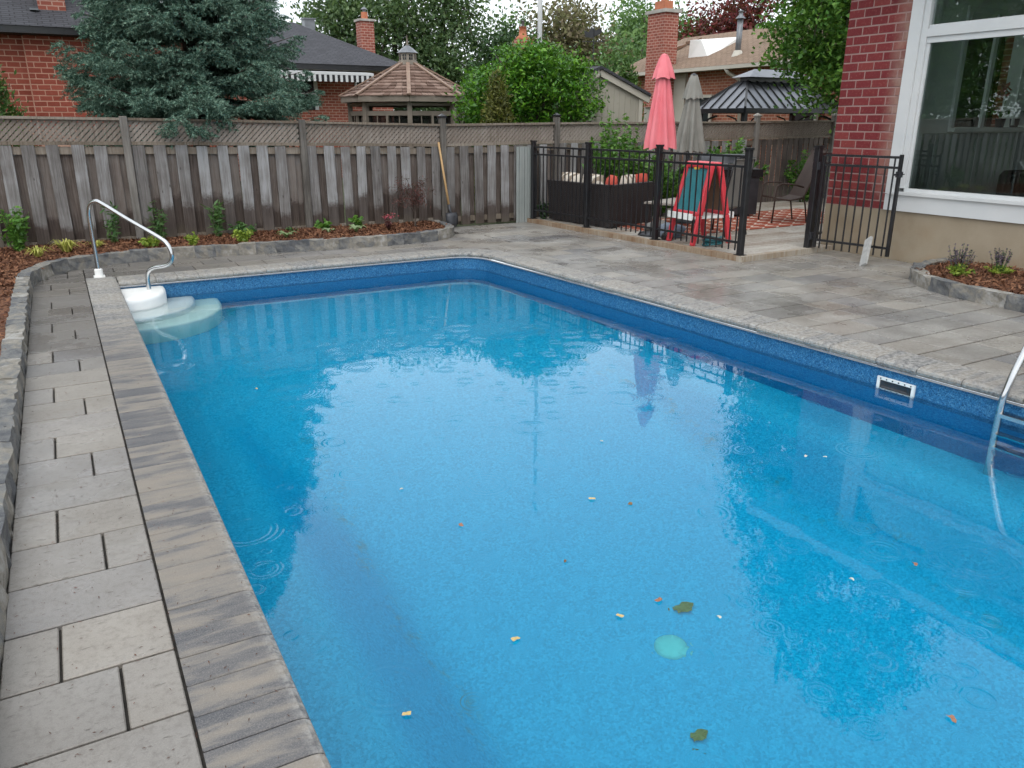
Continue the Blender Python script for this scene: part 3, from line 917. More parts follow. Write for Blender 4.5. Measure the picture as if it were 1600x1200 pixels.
# litter of spruce needles and bits blown over the walkway
n = 900
c = np.stack([rng.uniform(-0.42, 0.40, n), rng.uniform(1.2, 8.5, n) ** 1.0, np.full(n, 0.0025)], 1)
a = rng.uniform(0, math.pi, n)
L = rng.uniform(0.003, 0.011, n)
d = np.stack([np.cos(a) * L, np.sin(a) * L, np.zeros(n)], 1)
w = np.stack([-np.sin(a), np.cos(a), np.zeros(n)], 1) * rng.uniform(0.0008, 0.0022, n)[:, None]
t0 = np.array([0, 0, 0.002])
lit = stuff(link('needle_litter', poly_mesh('needle_litter', np.stack([c - d, c + w + t0, c + d, c - w + t0], 1).reshape(-1, 3), 4, leafmat('dry_litter', [(0.0, (0.05, 0.025, 0.02)), (0.6, (0.10, 0.045, 0.03)), (1.0, (0.22, 0.07, 0.05))], 0.8, 0.0, 0.1))))
tag(lit, 'tiny dry brown needles and specks scattered on the grey walkway', 'litter')

# ------------------------------------------------------------------ garden edging walls and mulch beds
def resample(pts, step):
    out = [Vector(pts[0])]
    seg = []
    for a, b in zip(pts, pts[1:]):
        a, b = Vector(a), Vector(b)
        m = max(1, int((b - a).length / 0.02))
        seg += [a.lerp(b, i / m) for i in range(m)]
    seg.append(Vector(pts[-1]))
    acc = 0
    last = seg[0]
    target = step()
    for p in seg[1:]:
        acc += (p - last).length
        last = p
        if acc >= target:
            out.append(p)
            acc = 0
            target = step()
    return out
def smooth_path(pts, it=2):
    p = [Vector(q) for q in pts]
    for _ in range(it):
        q = [p[0]]
        for a, b in zip(p, p[1:]):
            q += [a.lerp(b, 0.25), a.lerp(b, 0.75)]
        q.append(p[-1])
        p = q
    return p
blocks = {}
def edging(label, path, h, thick, group, smin=0.2, smax=0.3):
    t = thing('garden_edging', label, 'edging', (path[0][0], path[0][1], 0))
    base = Vector((path[0][0], path[0][1], 0))
    ps = resample(smooth_path([(x, y, 0) for x, y in path]), lambda: random.choice([smin, (smin + smax) / 2, smax]))
    for a, b in zip(ps, ps[1:]):
        d = b - a
        key = (round(d.length / 0.02), random.randrange(3))
        kk = (key, round(h, 2))
        if kk not in blocks:
            blocks[kk] = rough_block('stone', key[0] * 0.02 + 0.006, thick, h + 0.06, 0.011, MAT['edging'], hash(kk) & 0xffff)
        m = (a + b) / 2 - base
        side = Vector((-d.y, d.x, 0)).normalized() * (thick / 2)
        link('stone', blocks[kk], t, m + side + Vector((0, 0, (h - 0.06) / 2 + random.uniform(-0.006, 0.006))), (0, 0, math.atan2(d.y, d.x) + random.uniform(-0.03, 0.03)))
    return t
# path runs so that the bed lies on its left hand side
EDGE_L = [(-0.425, -1.0), (-0.425, 3.0), (-0.425, 7.0), (-0.425, 9.9), (-0.40, 10.4), (-0.22, 10.9), (0.10, 11.17), (0.45, 11.33), (0.9, 11.38), (1.6, 11.33), (2.3, 11.24), (3.0, 11.17), (3.8, 11.10), (4.5, 11.10), (5.0, 11.20), (5.35, 11.42), (5.55, 11.78), (5.62, 12.3), (5.62, 12.66)]
edging('long low split-stone edging curving from the walkway round the mulch bed to the fence', EDGE_L, 0.15, 0.13, None)
EDGE_R = [(7.80, 1.2), (7.85, 3.0), (7.93, 4.03), (7.97, 4.5), (8.02, 4.95), (8.2, 5.35), (8.48, 5.66), (8.85, 5.84), (9.25, 5.90), (9.55, 5.90)]
edging('low split-stone edging of the small bed beside the house wall', EDGE_R[::-1], 0.14, 0.13, None)

def bed_surface(name, poly, z, amp, step=0.07):
    """mounded sheet clipped to a polygon"""
    xs = [p[0] for p in poly]; ys = [p[1] for p in poly]
    def inside(x, y):
        r = False
        for (xa, ya), (xb, yb) in zip(poly, poly[1:] + poly[:1]):
            if (ya > y) != (yb > y) and x < (xb - xa) * (y - ya) / (yb - ya) + xa:
                r = not r
        return r
    mb = MB()
    idx = {}
    nx, ny = int((max(xs) - min(xs)) / step) + 1, int((max(ys) - min(ys)) / step) + 1
    cells = []
    def vid(i, j):
        if (i, j) not in idx:
            x, y = min(xs) + i * step, min(ys) + j * step
            idx[(i, j)] = len(mb.v)
            mb.v.append((x, y, z + amp * (math.sin(x * 2.1 + 1) * math.sin(y * 1.7) + 0.6 * random.random())))
        return idx[(i, j)]
    for j in range(ny):
        for i in range(nx):
            x, y = min(xs) + (i + .5) * step, min(ys) + (j + .5) * step
            if inside(x, y):
                mb.f.append((vid(i, j), vid(i + 1, j), vid(i + 1, j + 1), vid(i, j + 1)))
                cells.append((x, y))
    o = struct(mb.build(name, MAT['mulch'], None, True))
    return np.array(cells)
L_in = [(x - 0.07 if y < 10.3 else x, y + (0.08 if y > 10.3 else 0)) for x, y in EDGE_L]
L_in = [(min(x, 5.53), y) for x, y in L_in]
cellsL = bed_surface('mulch_bed', L_in + [(5.53, 12.72), (-5.0, 12.72), (-5.0, -1.0)], 0.115, 0.02)
R_in = [(x + 0.08, min(y, 5.82)) for x, y in EDGE_R]
cellsR = bed_surface('house_mulch_bed', R_in + [(9.57, 5.82), (9.57, 1.2)], 0.105, 0.015)
def chips(name, cells, n, label, wfun=None):
    w = np.ones(len(cells)) if wfun is None else wfun(cells)
    k = rng.choice(len(cells), n, p=w / w.sum())
    c = np.concatenate([cells[k] + rng.uniform(-0.035, 0.035, (n, 2)), np.zeros((n, 1))], 1)
    c[:, 2] = 0.125 + 0.02 * np.sin(c[:, 0] * 2.1 + 1) * np.sin(c[:, 1] * 1.7) + rng.uniform(0, 0.012, n)
    o = stuff(link(name, poly_mesh(name, leaves(c, 0.055, 0.018, 0.9, 0.6), 4, MAT['chip'])))
    tag(o, label, 'mulch')
chips('mulch_chips', cellsL[cellsL[:, 0] > -3.0], 26000, 'reddish brown bark mulch covering the long bed along the fence', lambda c: 0.3 + 1.5 * (c[:, 1] > 9) + 0.0 * c[:, 0])
chips('house_mulch_chips', cellsR, 6000, 'reddish brown bark mulch in the small bed by the house')

# ------------------------------------------------------------------ wooden privacy fence
FY = 12.75
POSTS = [-4.0, -1.55, 0.93, 3.42, 5.80, 8.08, 10.55, 13.10, 15.5, 18.0]
def top_z(x):
    pts = [(-4, 1.86), (-0.5, 1.83), (3.5, 1.76), (5.8, 1.715), (8.1, 1.74), (13.1, 1.76), (18, 1.80)]
    for (a, za), (b, zb) in zip(pts, pts[1:]):
        if x <= b:
            return za + (zb - za) * (x - a) / (b - a)
    return 1.8
fence = thing('wooden_fence', 'long weathered grey board fence with lattice top along the back of the yard', 'fence', (0, FY, 0))
for x in POSTS:
    h = top_z(x) + (0.10 if x > 5 else 0.02)
    p = link('post', cbox('post', 0.10, 0.10, round(h, 2), 0.006, MAT['post']), fence, (x, -0.03, h / 2))
    if x > 5:
        capm = MAT['black'] if x in (5.80, 8.08) else MAT['stone_cap']
        MB().box(-0.065, 0.065, -0.065, 0.065, 0, 0.025).add([(-.055, -.055, .025), (.055, -.055, .025), (.055, .055, .025), (-.055, .055, .025), (0, 0, .065)], [(0, 1, 4), (1, 2, 4), (2, 3, 4), (3, 0, 4)]).build('post_cap', capm, p, loc=(0, 0, h / 2))
for a, b in zip(POSTS, POSTS[1:]):
    za, zb = top_z(a), top_z(b)
    x0, x1 = a + 0.05, b - 0.05
    MB().bar((x0, 0, za - 0.02), (x1, 0, zb - 0.02), 0.12, 0.035).build('top_rail', MAT['rail'], fence)
    MB().bar((x0, 0, za - 0.345), (x1, 0, zb - 0.345), 0.085, 0.045).build('lattice_rail', MAT['rail'], fence)
    MB().bar((x0, 0.005, za - 0.44), (x1, 0.005, zb - 0.44), 0.04, 0.10).build('upper_rail', MAT['rail'], fence)
    MB().bar((x0, 0.005, 0.12), (x1, 0.005, 0.12), 0.04, 0.09).build('lower_rail', MAT['rail'], fence)
    # lattice: front slats lean right, back slats lean left
    lat = MB()
    H = 0.30
    pitch = 0.078
    for lay, sgn, yy in ((0, 1, -0.008), (1, -1, 0.008)):
        k = -8
        while k * pitch < (x1 - x0) + 1:
            xs0 = x0 + k * pitch
            xb, xt = (xs0, xs0 + H * 1.0) if sgn > 0 else (xs0 + H * 1.0, xs0)
            zb0, zt0 = 0.0, H
            def clipx(p, q):
                (xa, z_a), (xb_, z_b) = p, q
                for lim, s in ((x0, 1), (x1, -1)):
                    if s * (xa - lim) < 0 and s * (xb_ - lim) < 0:
                        return None
                    if s * (xa - lim) < 0:
                        t = (lim - xa) / (xb_ - xa); xa, z_a = lim, z_a + t * (z_b - z_a)
                    if s * (xb_ - lim) < 0:
                        t = (lim - xa) / (xb_ - xa); xb_, z_b = lim, z_a + t * (z_b - z_a)
                return (xa, z_a), (xb_, z_b)
            c = clipx((xb, zb0), (xt, zt0))
            if c:
                (xa, z_a), (xb2, z_b) = c
                if abs(z_b - z_a) > 0.02:
                    oz = lambda xx: za + (zb - za) * (xx - a) / (b - a) - 0.335
                    lat.bar((xa, yy, oz(xa) + z_a), (xb2, yy, oz(xb2) + z_b), 0.012, 0.042 if sgn > 0 else 0.036, (0, 1, 0)) if False else lat.bar((xa, yy, oz(xa) + z_a), (xb2, yy, oz(xb2) + z_b), 0.012, 0.042 if sgn > 0 else 0.034)
            k += 1
    stuff(lat.build('lattice', MAT['slat'], fence))
    # boards
    if a >= 13.0:
        x = x0 + 0.06
        while x < x1 - 0.05:
            hb = top_z(x) - 0.37 - 0.03
            link('board', cbox('board', 0.135, 0.02, round(hb, 2), 0.004, MAT['oldboard']), fence, (x, -0.03, hb / 2 + 0.03), (0, random.uniform(-.012, .012), 0))
            x += 0.158 + random.uniform(-.004, .008)
    else:
        sp = 0.262 if a > 3 else 0.285
        xs = [x0 + 0.085]
        while xs[-1] + sp < x1 - 0.02:
            xs.append(xs[-1] + sp + random.uniform(-.008, .008))
        zb = 0.015 if a > 5.0 else 0.05
        for x in xs:
            hb = round((top_z(x) - 0.372 - zb) / 0.02) * 0.02
            wd = random.choice((0.150, 0.158, 0.165))
            link('board', cbox('board', wd, 0.02, hb, 0.004, MAT['board']), fence, (x + random.uniform(-.012, .012), -0.032, zb + hb / 2), (0, random.uniform(-.014, .014), 0))
        for x in (a + 0.115, b - 0.115):
            hb2 = round((top_z(x) - 0.45 - zb) / 0.02) * 0.02
            link('back_board', cbox('back_board', 0.19, 0.02, hb2, 0.004, MAT['backboard']), fence, (x, 0.062, zb + hb2 / 2))
        for x in [xs[0] - sp / 2] + [q + sp / 2 for q in xs]:
            if x - 0.07 < a + 0.03 or x + 0.07 > b - 0.03:
                x = min(max(x, a + 0.10), b - 0.10)
            hb2 = round((top_z(x) - 0.45 - zb) / 0.02) * 0.02
            link('back_board', cbox('back_board', 0.17, 0.02, hb2, 0.004, MAT['backboard']), fence, (x + random.uniform(-.01, .01), 0.036 + random.uniform(0, .004), zb + hb2 / 2), (0, random.uniform(-.01, .01), 0))

# steel end panel where the fence meets the railing
pn = thing('corrugated_sheet', 'narrow grey-green ribbed metal panel between the board fence and the black railing', 'panel', (7.37, 12.60, 0))
mb = MB()
for i in range(7):
    x = -0.17 + 0.34 * i / 6
    mb.box(x - 0.024, x + 0.024, -0.012 if i % 2 else -0.004, 0.01, 0.0, 1.33)
mb.build('cladding', MAT['grey_panel'], pn)

# ------------------------------------------------------------------ seating deck behind the railing
DZ = 0.065
deck = struct(link('seating_deck', None))
y = 7.60
while y < 12.6:
    x0 = 7.66 - (y - 7.46) * 0.05 + 0.10
    x1 = 9.0 if y < 7.84 else 16.8
    if y < 7.84:
        x1 = 9.50
    x = x0
    while x < x1 - 0.1:
        L = min(random.choice((1.8, 2.4, 3.0)), x1 - x)
        me = cbox('plank', round(L - 0.006, 2), 0.136, 0.03, 0.003, MAT['plank'])
        link('plank', me, deck, (x + L / 2, y + 0.07, DZ - 0.015 + random.uniform(-.001, .001)))
        x += L
    y += 0.142
MB().bar((7.71, 7.52, 0.035), (7.45, 12.60, 0.035), 0.10, 0.072).build('edge_trim', MAT['trim_wood'], deck)
MB().bar((7.655, 7.52, 0.034), (9.52, 7.62, 0.034), 0.10, 0.074).build('edge_trim', MAT['trim_wood'], deck)
MB().add([(7.70, 7.54, 0.02), (9.5, 7.62, 0.02), (9.5, 7.84, 0.02), (17, 7.84, 0.02), (17, 12.7, 0.02), (7.46, 12.7, 0.02)], [(0, 1, 2, 3, 4, 5)]).build('joist_bed', joint, deck)

# ------------------------------------------------------------------ black railing and gate
def picket_panel(t, a, b, zb, zt, extra=None, n=None):
    """two top rails, one bottom rail and square pickets between the points a and b (thing coordinates)"""
    a = Vector((a[0], a[1], 0)); b = Vector((b[0], b[1], 0))
    L = (b - a).length
    for z, nm in ((zt, 'top_rail'), (zt - 0.125, 'second_rail'), (zb + 0.11, 'bottom_rail')):
        MB().bar(a + Vector((0, 0, z)), b + Vector((0, 0, z)), 0.028, 0.030).build(nm, MAT['black'], t)
    n = n or int(L / 0.105)
    ang = math.atan2(b.y - a.y, b.x - a.x)
    mA = cbox('picket', 0.017, 0.017, round(zt - 0.012 - zb, 3), 0.002, MAT['black'])
    mB_ = cbox('picket', 0.017, 0.017, round(zt - 0.11 - zb, 3), 0.002, MAT['black'])
    for i in range(n):
        p = a.lerp(b, (i + 0.5) / n)
        if i % 2 == 0:
            link('picket', mA, t, (p.x, p.y, zb + (zt - 0.012 - zb) / 2), (0, 0, ang))
        else:
            link('picket', mB_, t, (p.x, p.y, zb + (zt - 0.11 - zb) / 2), (0, 0, ang))
rail = thing('metal_railing', 'black metal picket railing along the raised seating deck', 'railing', (7.74, 7.60, 0))
rp = [(-0.27, 4.90), (-0.14, 3.38), (-0.05, 1.70), (0.0, 0.0)]
for (x, y) in rp:
    w = 0.075
    p = link('post', cbox('post', w, w, 1.34, 0.006, MAT['black']), rail, (x, y, DZ + 0.67))
    MB().box(-0.044, 0.044, -0.044, 0.044, 0.67, 0.70).build('post_cap', MAT['black'], p)
    MB().box(-0.06, 0.06, -0.06, 0.06, -0.667, -0.655).build('foot_plate', MAT['black'], p)
for a, b in zip(rp, rp[1:]):
    d = (Vector(b) - Vector(a)).normalized() * 0.04
    picket_panel(rail, (a[0] + d.x, a[1] + d.y), (b[0] - d.x, b[1] - d.y), DZ + 0.055, DZ + 1.26, n=14)
gp = thing('gate_post', 'black square metal gate post at the house corner with a short fixed picket panel', 'gate post', (9.05, 7.62, 0))
p = link('post', cbox('post', 0.085, 0.085, 1.35, 0.006, MAT['black']), gp, (0, 0, DZ + 0.675))
MB().box(-0.05, 0.05, -0.05, 0.05, 0.675, 0.705).build('post_cap', MAT['black'], p)
picket_panel(gp, (0.045, 0.02), (0.42, 0.14), DZ + 0.06, DZ + 1.26, n=5)
for z in (0.24, 1.18):
    MB().box(-0.03, 0.03, -0.065, -0.043, z - 0.05, z + 0.05).build('hinge', MAT['dark_metal'], gp)
gt = thing('gate', 'open black metal picket gate leaf swung back against the house wall', 'gate', (9.06, 7.52, 0))
gl = (0.15, -1.04)
for f, zt in ((0.0, 1.32), (1.0, 1.36)):
    link('stile', cbox('stile', 0.04, 0.04, round(zt - 0.09, 2), 0.003, MAT['black']), gt, (gl[0] * f, gl[1] * f, 0.09 + (zt - 0.09) / 2))
picket_panel(gt, (gl[0] * .02, gl[1] * .02), (gl[0] * .98, gl[1] * .98), 0.085, 1.325, n=9)
MB().box(-0.09, 0.03, -0.012, 0.012, -0.012, 0.012).box(0.03, 0.10, -0.006, 0.006, -0.006, 0.006).box(-0.03, 0.03, -0.03, 0.03, -0.035, 0.035).build('latch', MAT['dark_metal'], gt, loc=(gl[0], gl[1], 1.12))

pk = thing('wood_plank', 'short grey wooden plank leaning on the open gate', 'plank', (0, 0, 0))
MB().bar((8.79, 6.50, 0.012), (9.13, 6.72, 0.30), 0.105, 0.032, (1, 0.6, 0.5)).build('board', simple('grey_plank', (0.30, 0.30, 0.29), (0.42, 0.42, 0.41), 0.7, 0, 14.0), pk)

# ------------------------------------------------------------------ brick house on the right
HX = 9.57
house = thing('brick_house', 'red brick house wall with large white framed picture window on the right', 'house', (HX, 0, 0))
WY1, WY0 = 6.87, 2.2           # window trim span along the wall
MB().box(0, 0.25, -3.0, 7.83, -0.1, 0.635).build('foundation', MAT['stucco'], house)
# wall core (mortar) round the window opening
wc = MB()
wc.box(0.004, 0.25, WY1 - 0.02, 7.822, 0.635, 3.75)
wc.box(0.004, 0.25, -3.0, WY0, 0.635, 3.75)
wc.box(0.004, 0.25, WY0, WY1 - 0.02, 3.45, 3.75)
wc.build('wall_core', MAT['mortar'], house)
sw = MB()
for (xa, xb, za, zb) in ((0.25, 1.12, -0.1, 3.75), (3.5, 6.0, -0.1, 3.75), (1.12, 3.5, -0.1, 1.67), (1.12, 3.5, 3.1, 3.75)):
    sw.box(xa, xb, 7.6, 7.822, za, zb)
sw.build('side_wall_core', MAT['brickwall_x'], house)
course, bl = 0.1095, 0.245
bm1 = cbox('brick', 0.10, bl - 0.017, course - 0.018, 0.003, MAT['brick'])
bm2 = cbox('brick', 0.10, bl / 2 - 0.017, course - 0.018, 0.003, MAT['brick'])
z = 0.635
r = 0
while z < 3.7:
    yy = 7.83
    half = (r % 2 == 1)
    first = True
    while yy > WY1 + 0.01:
        L = bl / 2 if (first and half) else bl
        first = False
        y1 = max(yy - L, WY1)
        if yy - y1 > L - 0.01:
            me = bm2 if L < bl * 0.8 else bm1
        else:
            me = cbox('brick', 0.10, round(yy - y1 - 0.017, 3), course - 0.018, 0.003, MAT['brick']) if yy - y1 > 0.04 else None
        if me:
            link('brick', me, house, (0.049 + random.uniform(-.0015, .0015), (yy + y1) / 2, z + course / 2))
        yy = y1
    z += course
    r += 1
# window
win = link('window', None, house)
fr = MB()
def ybox(y0, y1, z0, z1, x0, x1, nm, mat=None, par=None):
    return MB().box(x0, x1, y0, y1, z0, z1).build(nm, mat or MAT['white'], par or win)
ybox(WY1 - 0.155, WY1 + 0.005, 0.85, 3.48, -0.035, 0.10, 'side_trim')
ybox(WY1 - 0.235, WY1 - 0.156, 0.93, 3.44, -0.012, 0.10, 'jamb')
ybox(WY1 - 0.275, WY1 - 0.236, 0.93, 2.66, 0.012, 0.08, 'sash_stile')
ybox(WY0, WY1 - 0.236, 2.735, 2.825, -0.018, 0.10, 'transom_bar')
ybox(WY0, WY1 - 0.236, 2.665, 2.734, 0.004, 0.09, 'sash_head')
ybox(WY0, WY1 - 0.236, 2.826, 2.87, 0.012, 0.08, 'upper_sash')
ybox(WY0, WY1 - 0.236, 0.885, 0.93, 0.004, 0.09, 'sash_bottom')
ybox(WY0, WY1 - 0.05, 0.845, 0.884, -0.06, 0.12, 'sill')
ybox(WY0, WY1 + 0.004, 0.64, 0.844, -0.03, 0.10, 'apron')
ybox(WY0, WY1 + 0.004, 3.445, 3.6, -0.03, 0.10, 'head_trim')
ybox(WY0, WY1 - 0.275, 0.93, 2.666, 0.036, 0.042, 'pane', MAT['glass'])
ybox(WY0, WY1 - 0.25, 2.868, 3.446, 0.036, 0.042, 'pane', MAT['glass'])
# eaves
MB().box(-0.45, 6.0, -3.0, 8.25, 3.75, 3.78).build('soffit', MAT['white'], house)
MB().box(-0.47, -0.452, -3.0, 8.27, 3.74, 3.93).build('fascia', MAT['white'], house)
MB().add([(-0.5, -3.2, 3.94), (6.5, -3.2, 3.94), (6.5, 8.3, 3.94), (-0.5, 8.3, 3.94), (2.8, 2, 5.0), (4, 2, 5.0)], [(0, 3, 4), (3, 2, 5, 4), (2, 1, 5), (1, 0, 4, 5), (3, 0, 1, 2)]).build('roof', MAT['roof_dark'], house)
# room behind the glass
room = link('room', None, house)
rw = MB()
for (xa, xb, za, zb) in ((0.26, 1.12, 0.3, 3.6), (3.5, 4.2, 0.3, 3.6), (1.12, 3.5, 0.3, 1.67), (1.12, 3.5, 3.1, 3.6)):
    rw.box(xa, xb, WY1 - 0.02, 7.6, za, zb)
rw.build('side_wall', MAT['room'], room)
MB().box(0.10, 0.26, WY1 - 0.20, WY1 + 0.05, 0.7, 3.6).build('window_return', MAT['room'], room)
MB().box(0.1, 4.2, 0.4, WY1 + 0.05, 0.28, 0.30).build('floor', MAT['room_dark'], room)
MB().box(0.1, 4.2, 0.4, WY1 + 0.05, 3.60, 3.62).build('ceiling', MAT['room'], room)
MB().box(0.26, 4.2, 0.35, 0.4, 0.3, 3.6).build('end_wall', MAT['room'], room)
MB().box(4.2, 4.26, 0.4, WY1 + 0.05, 0.3, 3.6).build('back_wall', MAT['room_dark'], room)
# the room's far side: panelled knee wall, inner window frame and sill on the side wall
for i in range(8):
    MB().box(0.30 + i * 0.48, 0.774 + i * 0.48, WY1 - 0.045, WY1 - 0.021, 0.3, 1.60).build('wall_panel', MAT['room_dark'], room)
MB().box(1.05, 3.6, WY1 - 0.12, WY1 - 0.02, 1.62, 1.67).build('inner_sill', MAT['room'], room)
for x0 in (1.05, 1.72, 3.5):
    MB().box(x0, x0 + 0.07, WY1 - 0.06, WY1 - 0.02, 1.67, 3.1).build('inner_window_stile', MAT['white'], room)
MB().box(1.05, 3.57, WY1 - 0.05, WY1 - 0.019, 3.1, 3.17).build('inner_window_head', MAT['white'], room)
MB().box(1.12, 3.5, 7.70, 7.706, 1.67, 3.1).build('inner_pane', MAT['glass'], room)
MB().box(2.35, 2.75, WY1 - 0.13, WY1 - 0.11, 1.7, 3.1).build('curtain', MAT['room'], room)

# orchids on the inner sill
def orchid(name, label, loc, h, seed):
    t = thing(name, label, 'orchid', loc, 0, 'orchids on the indoor sill')
    rr = random.Random(seed)
    MB().lathe([(0.0, 0.0), (0.05, 0.0), (0.065, 0.11), (0.068, 0.12), (0.055, 0.115), (0.0, 0.10)], 12).build('pot', MAT['dark_metal'], t, True)
    mb = MB()
    for i in range(6):
        a = i * 1.05 + rr.random()
        pts = [Vector((math.cos(a) * s * 0.22, math.sin(a) * s * 0.1, 0.11 + 0.12 * math.sin(s * 2.6))) for s in (0, 0.35, 0.7, 1.0)]
        w = [0.015, 0.03, 0.028, 0.003]
        sx = Vector((-math.sin(a), math.cos(a), 0))
        vs = []
        for p, ww in zip(pts, w):
            vs += [p - sx * ww, p + sx * ww]
        mb.add(vs, [(0, 1, 3, 2), (2, 3, 5, 4), (4, 5, 7, 6)])
    mb.build('leaf_rosette', LEAF['stem'], t)
    st = [Vector((0, 0, 0.1)), Vector((0.03, 0, 0.1 + h * 0.5)), Vector((0.07, 0, 0.1 + h * 0.85)), Vector((0.0, 0, 0.1 + h))]
    MB().tube(st, 0.004, 5).build('flower_stem', LEAF['stem'], t)
    if seed == 1:
        c = np.array([[0.0 + rng.uniform(-.12, .06), rng.uniform(-.04, .04), 0.1 + h + rng.uniform(-.1, .06)] for _ in range(40)])
        link('flower_cluster', poly_mesh('flower_cluster', leaves(c, 0.07, 0.05), 4, LEAF['flower']), t)
orchid('potted_orchid', 'potted orchid with pink flowers on the sill inside the big window', (HX + 2.10, WY1 - 0.10, 1.67), 0.42, 1)
orchid('potted_orchid', 'potted orchid with a bare flower stem beside the pink one inside the window', (HX + 2.45, WY1 - 0.10, 1.67), 0.5, 2)
# armchair in the room
ch = thing('armchair', 'dark rounded armchair seen low through the big window', 'armchair', (HX + 1.1, 5.5, 0.3))
dk = m_fabric('black_upholstery', (0.012, 0.012, 0.012), (0.022, 0.021, 0.02))
MB().lathe([(0.0, 0.40), (0.3, 0.42), (0.36, 0.38), (0.36, 0.1), (0.3, 0.06)], 20).build('seat', dk, ch, True)
MB().lathe([(0.36, 0.1), (0.40, 0.45), (0.42, 0.80), (0.46, 0.86), (0.50, 0.80), (0.50, 0.1), (0.36, 0.1)], 20, (0, 0, 0), R(-40), R(170)).build('backrest', dk, ch, True)
for a in range(4):
    MB().tube([(0.25 * math.cos(a * 1.57 + .78), 0.25 * math.sin(a * 1.57 + .78), 0.0), (0.22 * math.cos(a * 1.57 + .78), 0.22 * math.sin(a * 1.57 + .78), 0.1)], 0.02, 6).build('leg', MAT['black'], ch)

# flood light under the eave
fl = thing('flood_light', 'white outdoor light hanging under the eave at the house corner', 'lamp', (9.40, 7.98, 3.75))
MB().lathe([(0.0, 0.0), (0.06, 0.0), (0.06, -0.03), (0.018, -0.035), (0.018, -0.16), (0.0, -0.16)], 12).build('mount', MAT['white'], fl, True)
for s in (-1, 1):
    hd = MB().lathe([(0.0, 0.0), (0.045, -0.01), (0.075, -0.14), (0.07, -0.145), (0.0, -0.11)], 14).build('lamp_head', MAT['white'], fl, True)
    hd.location = (0.0, s * 0.05, -0.14)
    hd.rotation_euler = (s * 0.7, 0.2, 0)

# ------------------------------------------------------------------ pool hardware
# handrail bent in one plane from the coping to the top step
hr = thing('pool_handrail', 'bent stainless steel handrail rising from the coping to the white corner steps', 'handrail', (0, 0, 0))
prof = [(0.26, 10.45, 0.0), (0.258, 10.452, 0.33), (0.255, 10.456, 0.66), (0.26, 10.45, 0.76), (0.285, 10.42, 0.845), (0.345, 10.345, 0.885), (0.41, 10.275, 0.86), (0.63, 10.01, 0.70), (0.90, 9.70, 0.515), (0.965, 9.622, 0.445), (0.993, 9.59, 0.36), (0.99, 9.592, 0.285), (0.955, 9.635, 0.22), (0.89, 9.712, 0.188), (0.81, 9.805, 0.165), (0.755, 9.868, 0.12), (0.735, 9.89, 0.05), (0.732, 9.895, -0.04), (0.735, 9.892, -0.12)]
pts = [Vector(p) for p in prof]
fine = []
for i in range(len(pts) - 1):
    p0, p1, p2, p3 = pts[max(i - 1, 0)], pts[i], pts[i + 1], pts[min(i + 2, len(pts) - 1)]
    for k in range(4):
        t = k / 4
        fine.append(0.5 * ((2 * p1) + (p2 - p0) * t + (2 * p0 - 5 * p1 + 4 * p2 - p3) * t * t + (3 * p1 - p0 - 3 * p2 + p3) * t ** 3))
fine.append(pts[-1])
MB().tube(fine, 0.024, 12).build('tube', MAT['steel'], hr, True)
MB().lathe([(0.045, 0.0), (0.045, 0.09), (0.03, 0.10), (0.025, 0.10)], 14, (0.26, 10.45, 0.001)).box(0.20, 0.32, 10.39, 10.51, 0.0012, 0.016).build('escutcheon', MAT['plastic_white'], hr)

# white corner steps
sp = thing('corner_steps', 'white moulded quarter-round steps in the far left pool corner', 'steps', (PX0 - 0.015, PYF + 0.015, 0))
for i, (rx, ry, zt, zb) in enumerate(((0.50, 0.64, -0.095, -0.34), (0.80, 0.94, -0.335, -0.58), (1.08, 1.24, -0.575, -1.2))):
    mb = MB()
    N = 24
    prof2 = [(0.0, zt), (0.90, zt), (0.965, zt - 0.008), (0.99, zt - 0.028), (1.0, zt - 0.06), (1.0, zb)]
    for (f, z) in prof2:
        for k in range(N + 1):
            a = -math.pi / 2 * k / N
            ex = 0.78        # superellipse plan, squarish shoulders
            cx = math.copysign(abs(math.cos(a)) ** ex, math.cos(a)); cyy = math.copysign(abs(math.sin(a)) ** ex, math.sin(a))
            mb.v.append((f * rx * cx, f * ry * cyy, z))
    for i2 in range(len(prof2) - 1):
        for k in range(N):
            q = i2 * (N + 1) + k
            mb.f.append((q, q + 1, q + N + 2, q + N + 1))
    mb.build('step', MAT['plastic_white'], sp, True)

# skimmer mouth in the patio-side wall
sk = thing('skimmer', 'white rectangular skimmer opening in the blue pool wall below the coping', 'skimmer', (xr(3.55) + 0.012, 3.555, -0.205), -skew)
mb = MB()
W2, H2, b2 = 0.155, 0.062, 0.024
for (ya, yb, za, zb) in ((-W2, W2, H2 - b2, H2), (-W2, W2, -H2, -H2 + b2), (-W2, -W2 + b2, -H2 + b2, H2 - b2), (W2 - b2, W2, -H2 + b2, H2 - b2)):
    mb.box(-0.012, 0.005, ya, yb, za, zb)
mb.build('face_plate', MAT['plastic_white'], sk)
for i in range(6):
    for zz in (-H2 + 0.012, H2 - 0.012):
        MB().lathe([(0.006, 0.0), (0.006, 0.003), (0.0, 0.004)], 8).build('screw', MAT['dark_metal'], sk).matrix_local = Matrix.Translation((-0.0125, -0.125 + i * 0.05, zz)) @ Matrix.Rotation(-math.pi / 2, 4, 'Y')
